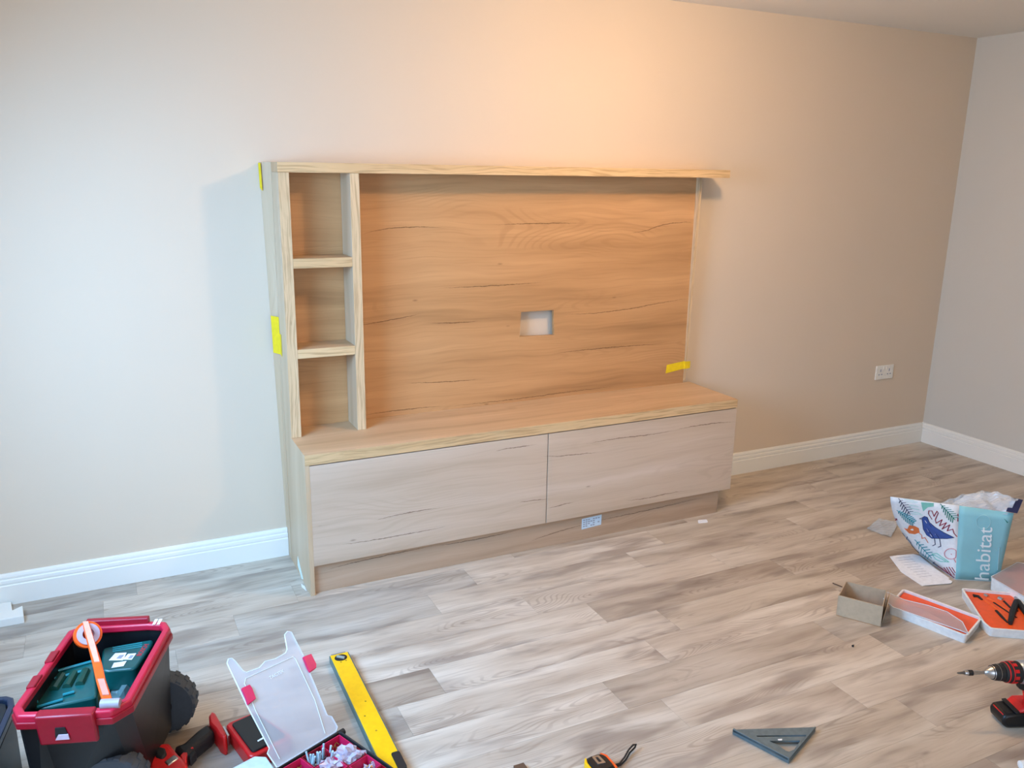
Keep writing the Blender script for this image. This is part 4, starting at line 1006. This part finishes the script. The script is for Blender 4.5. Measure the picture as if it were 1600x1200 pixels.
stroke('printed_leaf', M['tealink'], feather(495, 840, 300, 625, 6, 65, 55), .0016)
stroke('printed_leaf', M['mintink'], [[(500, 790), (560, 785), (620, 830), (700, 885), (600, 880), (540, 850), (500, 790)], [(520, 800), (660, 875)]], .0014)
stroke('printed_fruit', M['pinkink'], [[(725+78*math.cos(a), 790+62*math.sin(a)) for a in [k*math.pi/8 for k in range(17)]], [(760, 850), (790, 895)], [(725, 790), (730, 800)]], .0011)
stroke('printed_leaf', M['maroon'], [[(610, 960), (670, 1040)], [(640, 950), (700, 1040)], [(670, 945), (730, 1045)], [(700, 945), (765, 1040)], [(735, 950), (790, 1020)], [(600, 1015), (760, 1075)]], .0012)
stroke('printed_line', M['navy'], [[(450, 905), (560, 985), (680, 1060), (760, 1095)]], .0009)
stroke('printed_dots', M['maroon'], [[(70, 375), (92, 395)], [(75, 395), (88, 380)], [(805, 325), (820, 350)], [(812, 370), (822, 410)]], .002)
# lettering on the aqua band, running upwards
nG = (B-A).cross(A1-A).normalized()
if nG.dot(CAMP-A) < 0: nG = -nG
cG = (A+B+A1+B1)/4
tx = text_mesh('lettering', 'habitat', .1, M['letter'], .0006); tx.parent = BG
wtx = max(v.co.x for v in tx.data.vertices)
def gsurf(u, v): return (A*(1-u)+B*u)*(1-v)+(A1*(1-u)+B1*u)*v
def on_band(px_, py_, lift):
    u, v = .5, .5
    for _ in range(12):
        e = 1e-3; a = pix(gsurf(u, v)); b_ = pix(gsurf(u+e, v)); c = pix(gsurf(u, v+e))
        j = ((b_[0]-a[0])/e, (c[0]-a[0])/e, (b_[1]-a[1])/e, (c[1]-a[1])/e); r0, r1 = px_-a[0], py_-a[1]; dt = j[0]*j[3]-j[1]*j[2]
        u += (r0*j[3]-j[1]*r1)/dt; v += (j[0]*r1-j[2]*r0)/dt
    return gsurf(u, max(v, .008))+nG*lift-bo
for v in tx.data.vertices:
    k_ = v.co.x/wtx*84; h_ = v.co.y/wtx*84*1.05
    v.co = on_band(1544+k_*.07-h_, 908-k_-h_*.08, .0032+(.0006 if v.co.z > 0 else 0))
def GP(u, v, l_=.0032): return on_band(u, v, l_)
bm = bmesh.new(); pts = [GP(1536+11*math.cos(a), 815+11*math.sin(a), .0034) for a in [k*math.pi/10 for k in range(21)]]; tube(bm, pts, .0009, 5); mesh('ring_emblem', bm, plain('pale_aqua_ink', (176, 222, 230), .5), BG)
bm = bmesh.new(); tube(bm, [GP(1558, 890, .003), GP(1561, 855, .003)], .0018, 5); mesh('small_print', bm, plain('pale_aqua_print', (166, 214, 222), .5), BG)
# right face pattern
nR = (Dd-B).cross(B1-B).normalized()
cR = (B+Dd+B1+D1)/4
rnd = random.Random(11)
def RPt(s, h): return (B.lerp(Dd, s)).lerp(B1.lerp(D1, s), h)-bo+nR*(-.003 if nR.dot(CAMP-B) < 0 else .003)
for k, (mk, h0) in enumerate((('greenink', .86), ('navy', .72), ('orangeink', .55), ('orangeink', .45), ('maroon', .3), ('navy', .2), ('maroon', .12))):
    bm = bmesh.new()
    for j in range(4):
        s0 = .03+j*.22+rnd.uniform(0, .05); tube(bm, [RPt(s0, h0), RPt(s0+.06, h0+.05), RPt(s0+.12, h0+.01), RPt(s0+.17, h0+.06)], .003, 5)
    mesh('printed_leaf', bm, M[mk], BG)
# clear film stuffed in the bag, a piece of card and the navy handle
ctop = (A1+B1+C1+D1)/4
def sheet(name, label, P, mat, amp, seed, cat, seg=12):
    c = sum(P, Vector())/4; bm = bmesh.new(); Q = [p-c for p in P]; n = (Q[1]-Q[0]).cross(Q[3]-Q[0]).normalized(); g = []
    for j in range(seg+1):
        row = []
        for i in range(seg+1):
            u, v = i/seg, j/seg; p = (Q[0]*(1-u)+Q[1]*u)*(1-v)+(Q[3]*(1-u)+Q[2]*u)*v
            row.append(bm.verts.new(p+n*amp*(math.sin(u*8+seed)*math.cos(v*7+seed*1.7)+.5*math.sin(u*17+v*13+seed))))
        g.append(row)
    for j in range(seg):
        for i in range(seg): bm.faces.new((g[j][i], g[j][i+1], g[j+1][i+1], g[j+1][i]))
    o = mesh(name, bm, mat, smooth=False); o.location = c; s_ = o.modifiers.new('s', 'SOLIDIFY'); s_.thickness = .0006
    return tag(o, label, cat)
cen = ctop
film = [F(1484, 792, .30), F(1580, 803, .31), F(1594, 786, .40), F(1500, 774, .37)]
sheet('packing_film', 'crumpled clear packing film sticking out of the patterned bag', [F(1478, 788, .315), F(1574, 803, .325), F(1592, 778, .385), F(1535, 766, .37)], M['clear'], .010, 1., 'plastic film')
sheet('packing_film', 'second layer of clear film at the back of the patterned bag', [F(1470, 786, .30), F(1500, 792, .30), F(1560, 768, .35), F(1505, 772, .34)], M['clear'], .008, 2.6, 'plastic film')
cd = [F(1518, 796, .30), F(1558, 802, .30), F(1556, 790, .325), F(1524, 786, .325)]
c0 = sum(cd, Vector())/4; bm = bmesh.new(); prism(bm, [p-c0-Vector((0, 0, .002)) for p in cd], [p-c0 for p in cd]); o = mesh('card_piece', bm, M['cardin']); o.location = c0; tag(o, 'piece of brown card inside the patterned bag', 'card')
hp = [F(1572, 799, .335), F(1588, 802, .335), F(1597, 781, .37), F(1580, 778, .37)]
bm = bmesh.new(); prism(bm, [p-bo for p in hp], [p-bo+Vector((.002, -.003, .001)) for p in hp]); mesh('bag_handle', bm, M['navy'], BG)
bm = bmesh.new()
# white receipt sheet on the floor
def flat(name, label, cat, px, z, mat, h=.0012, lines=None):
    P = [F(u, v, z) for u, v in px]; c = sum(P, Vector())/len(P); c.z = 0
    t_ = thing(name, label, cat, c); mesh('sheet', prismz([(p.x-c.x, p.y-c.y) for p in P], z, z+h), mat, t_)
    if lines:
        bm = bmesh.new()
        for (a, b_) in lines:
            pa, pb = F(*a, z+h), F(*b_, z+h); tube(bm, [(pa.x-c.x, pa.y-c.y, z+h), (pb.x-c.x, pb.y-c.y, z+h)], .0007, 4)
        tag(mesh('printed_lines', bm, M['print'], t_), kind='stuff')
    return t_
ls = []
for k in range(9):
    s = k/9; x0_, y0_ = 1396+s*42, 873+s*33; ls.append(((x0_+3, y0_-1.), (x0_+26-4*s, y0_-3.)))
flat('leaflet', 'folded white printed leaflet on the floor in front of the patterned bag', 'paper', [(1390, 870), (1402, 868), (1427, 866), (1437, 869), (1462, 889), (1484, 904), (1470, 908), (1441, 916), (1408, 894)], .0005, M['whitep'], .0015, ls)
flat('leaflet_fold', 'loose folded corner of the white leaflet touching the bag', 'paper', [(1445, 915), (1465, 905), (1480, 904), (1488, 909), (1486, 912)], .003, M['whitep'], .002)
sheet('film_bag', 'flat clear plastic bag on the floor left of the patterned bag', [F(1354, 826, .006), F(1392, 839, .006), F(1404, 816, .010), F(1373, 810, .010)], M['clear'], .0028, .4, 'plastic bag', 8)

# ---------------------------------------------------------------- small things on the floor
def offcut(label, px, z1):
    P = [F(u, v, z1) for u, v in px]; c = sum(P, Vector())/len(P); c.z = 0
    o = mesh('skirting_offcut', prismz([(p.x-c.x, p.y-c.y) for p in P], 0, z1), M['skirt'], bevel=.002); o.location = c; tag(o, label, 'offcut')
offcut('white skirting offcut nearest the left edge, back piece', [(-60, 952), (17, 940), (20, 957), (-60, 968)], .018)
offcut('white skirting offcut near the left edge, front piece', [(-60, 968), (20, 953), (35, 946), (37, 962), (-60, 980)], .030)
p = F(1097, 815); o = mesh('paper_scrap', prismz(rounded([(-.03, -.01), (.02, -.02), (.035, .01), (-.01, .02)], .008), 0, .002), M['whitep']); o.location = p; tag(o, 'small crumpled white scrap on the floor below the right drawer', 'scrap')
p = F(1332, 1011); bm = bmesh.new(); lathe(bm, [(0, .004), (.003, .004), (.0035, .002), (.010, .0015)], (0, 0, .004), (.9, .3, 0), 8); o = mesh('screw', bm, M['blackm']); o.location = p; tag(o, 'tiny black screw on the floor in front of the cardboard box', 'screw')
p = F(812, 1202); o = mesh('wood_offcut', bx(-.016, .016, -.02, .008, 0, .012), M['darkwood'], bevel=.001); o.location = p; tag(o, 'small brown wood offcut at the bottom edge of the floor', 'offcut')
p = F(1600, 1190, .02); bm = bmesh.new(); lathe(bm, [(0, .004), (.003, .012), (.05, .014), (.056, .010)], (0, 0, .015), (.95, -.35, 0), 14); o = mesh('plastic_tube', bm, M['white'], smooth=True); o.location = (p.x-.02, p.y, 0); tag(o, 'white plastic tube end at the bottom right corner of the floor', 'tube')
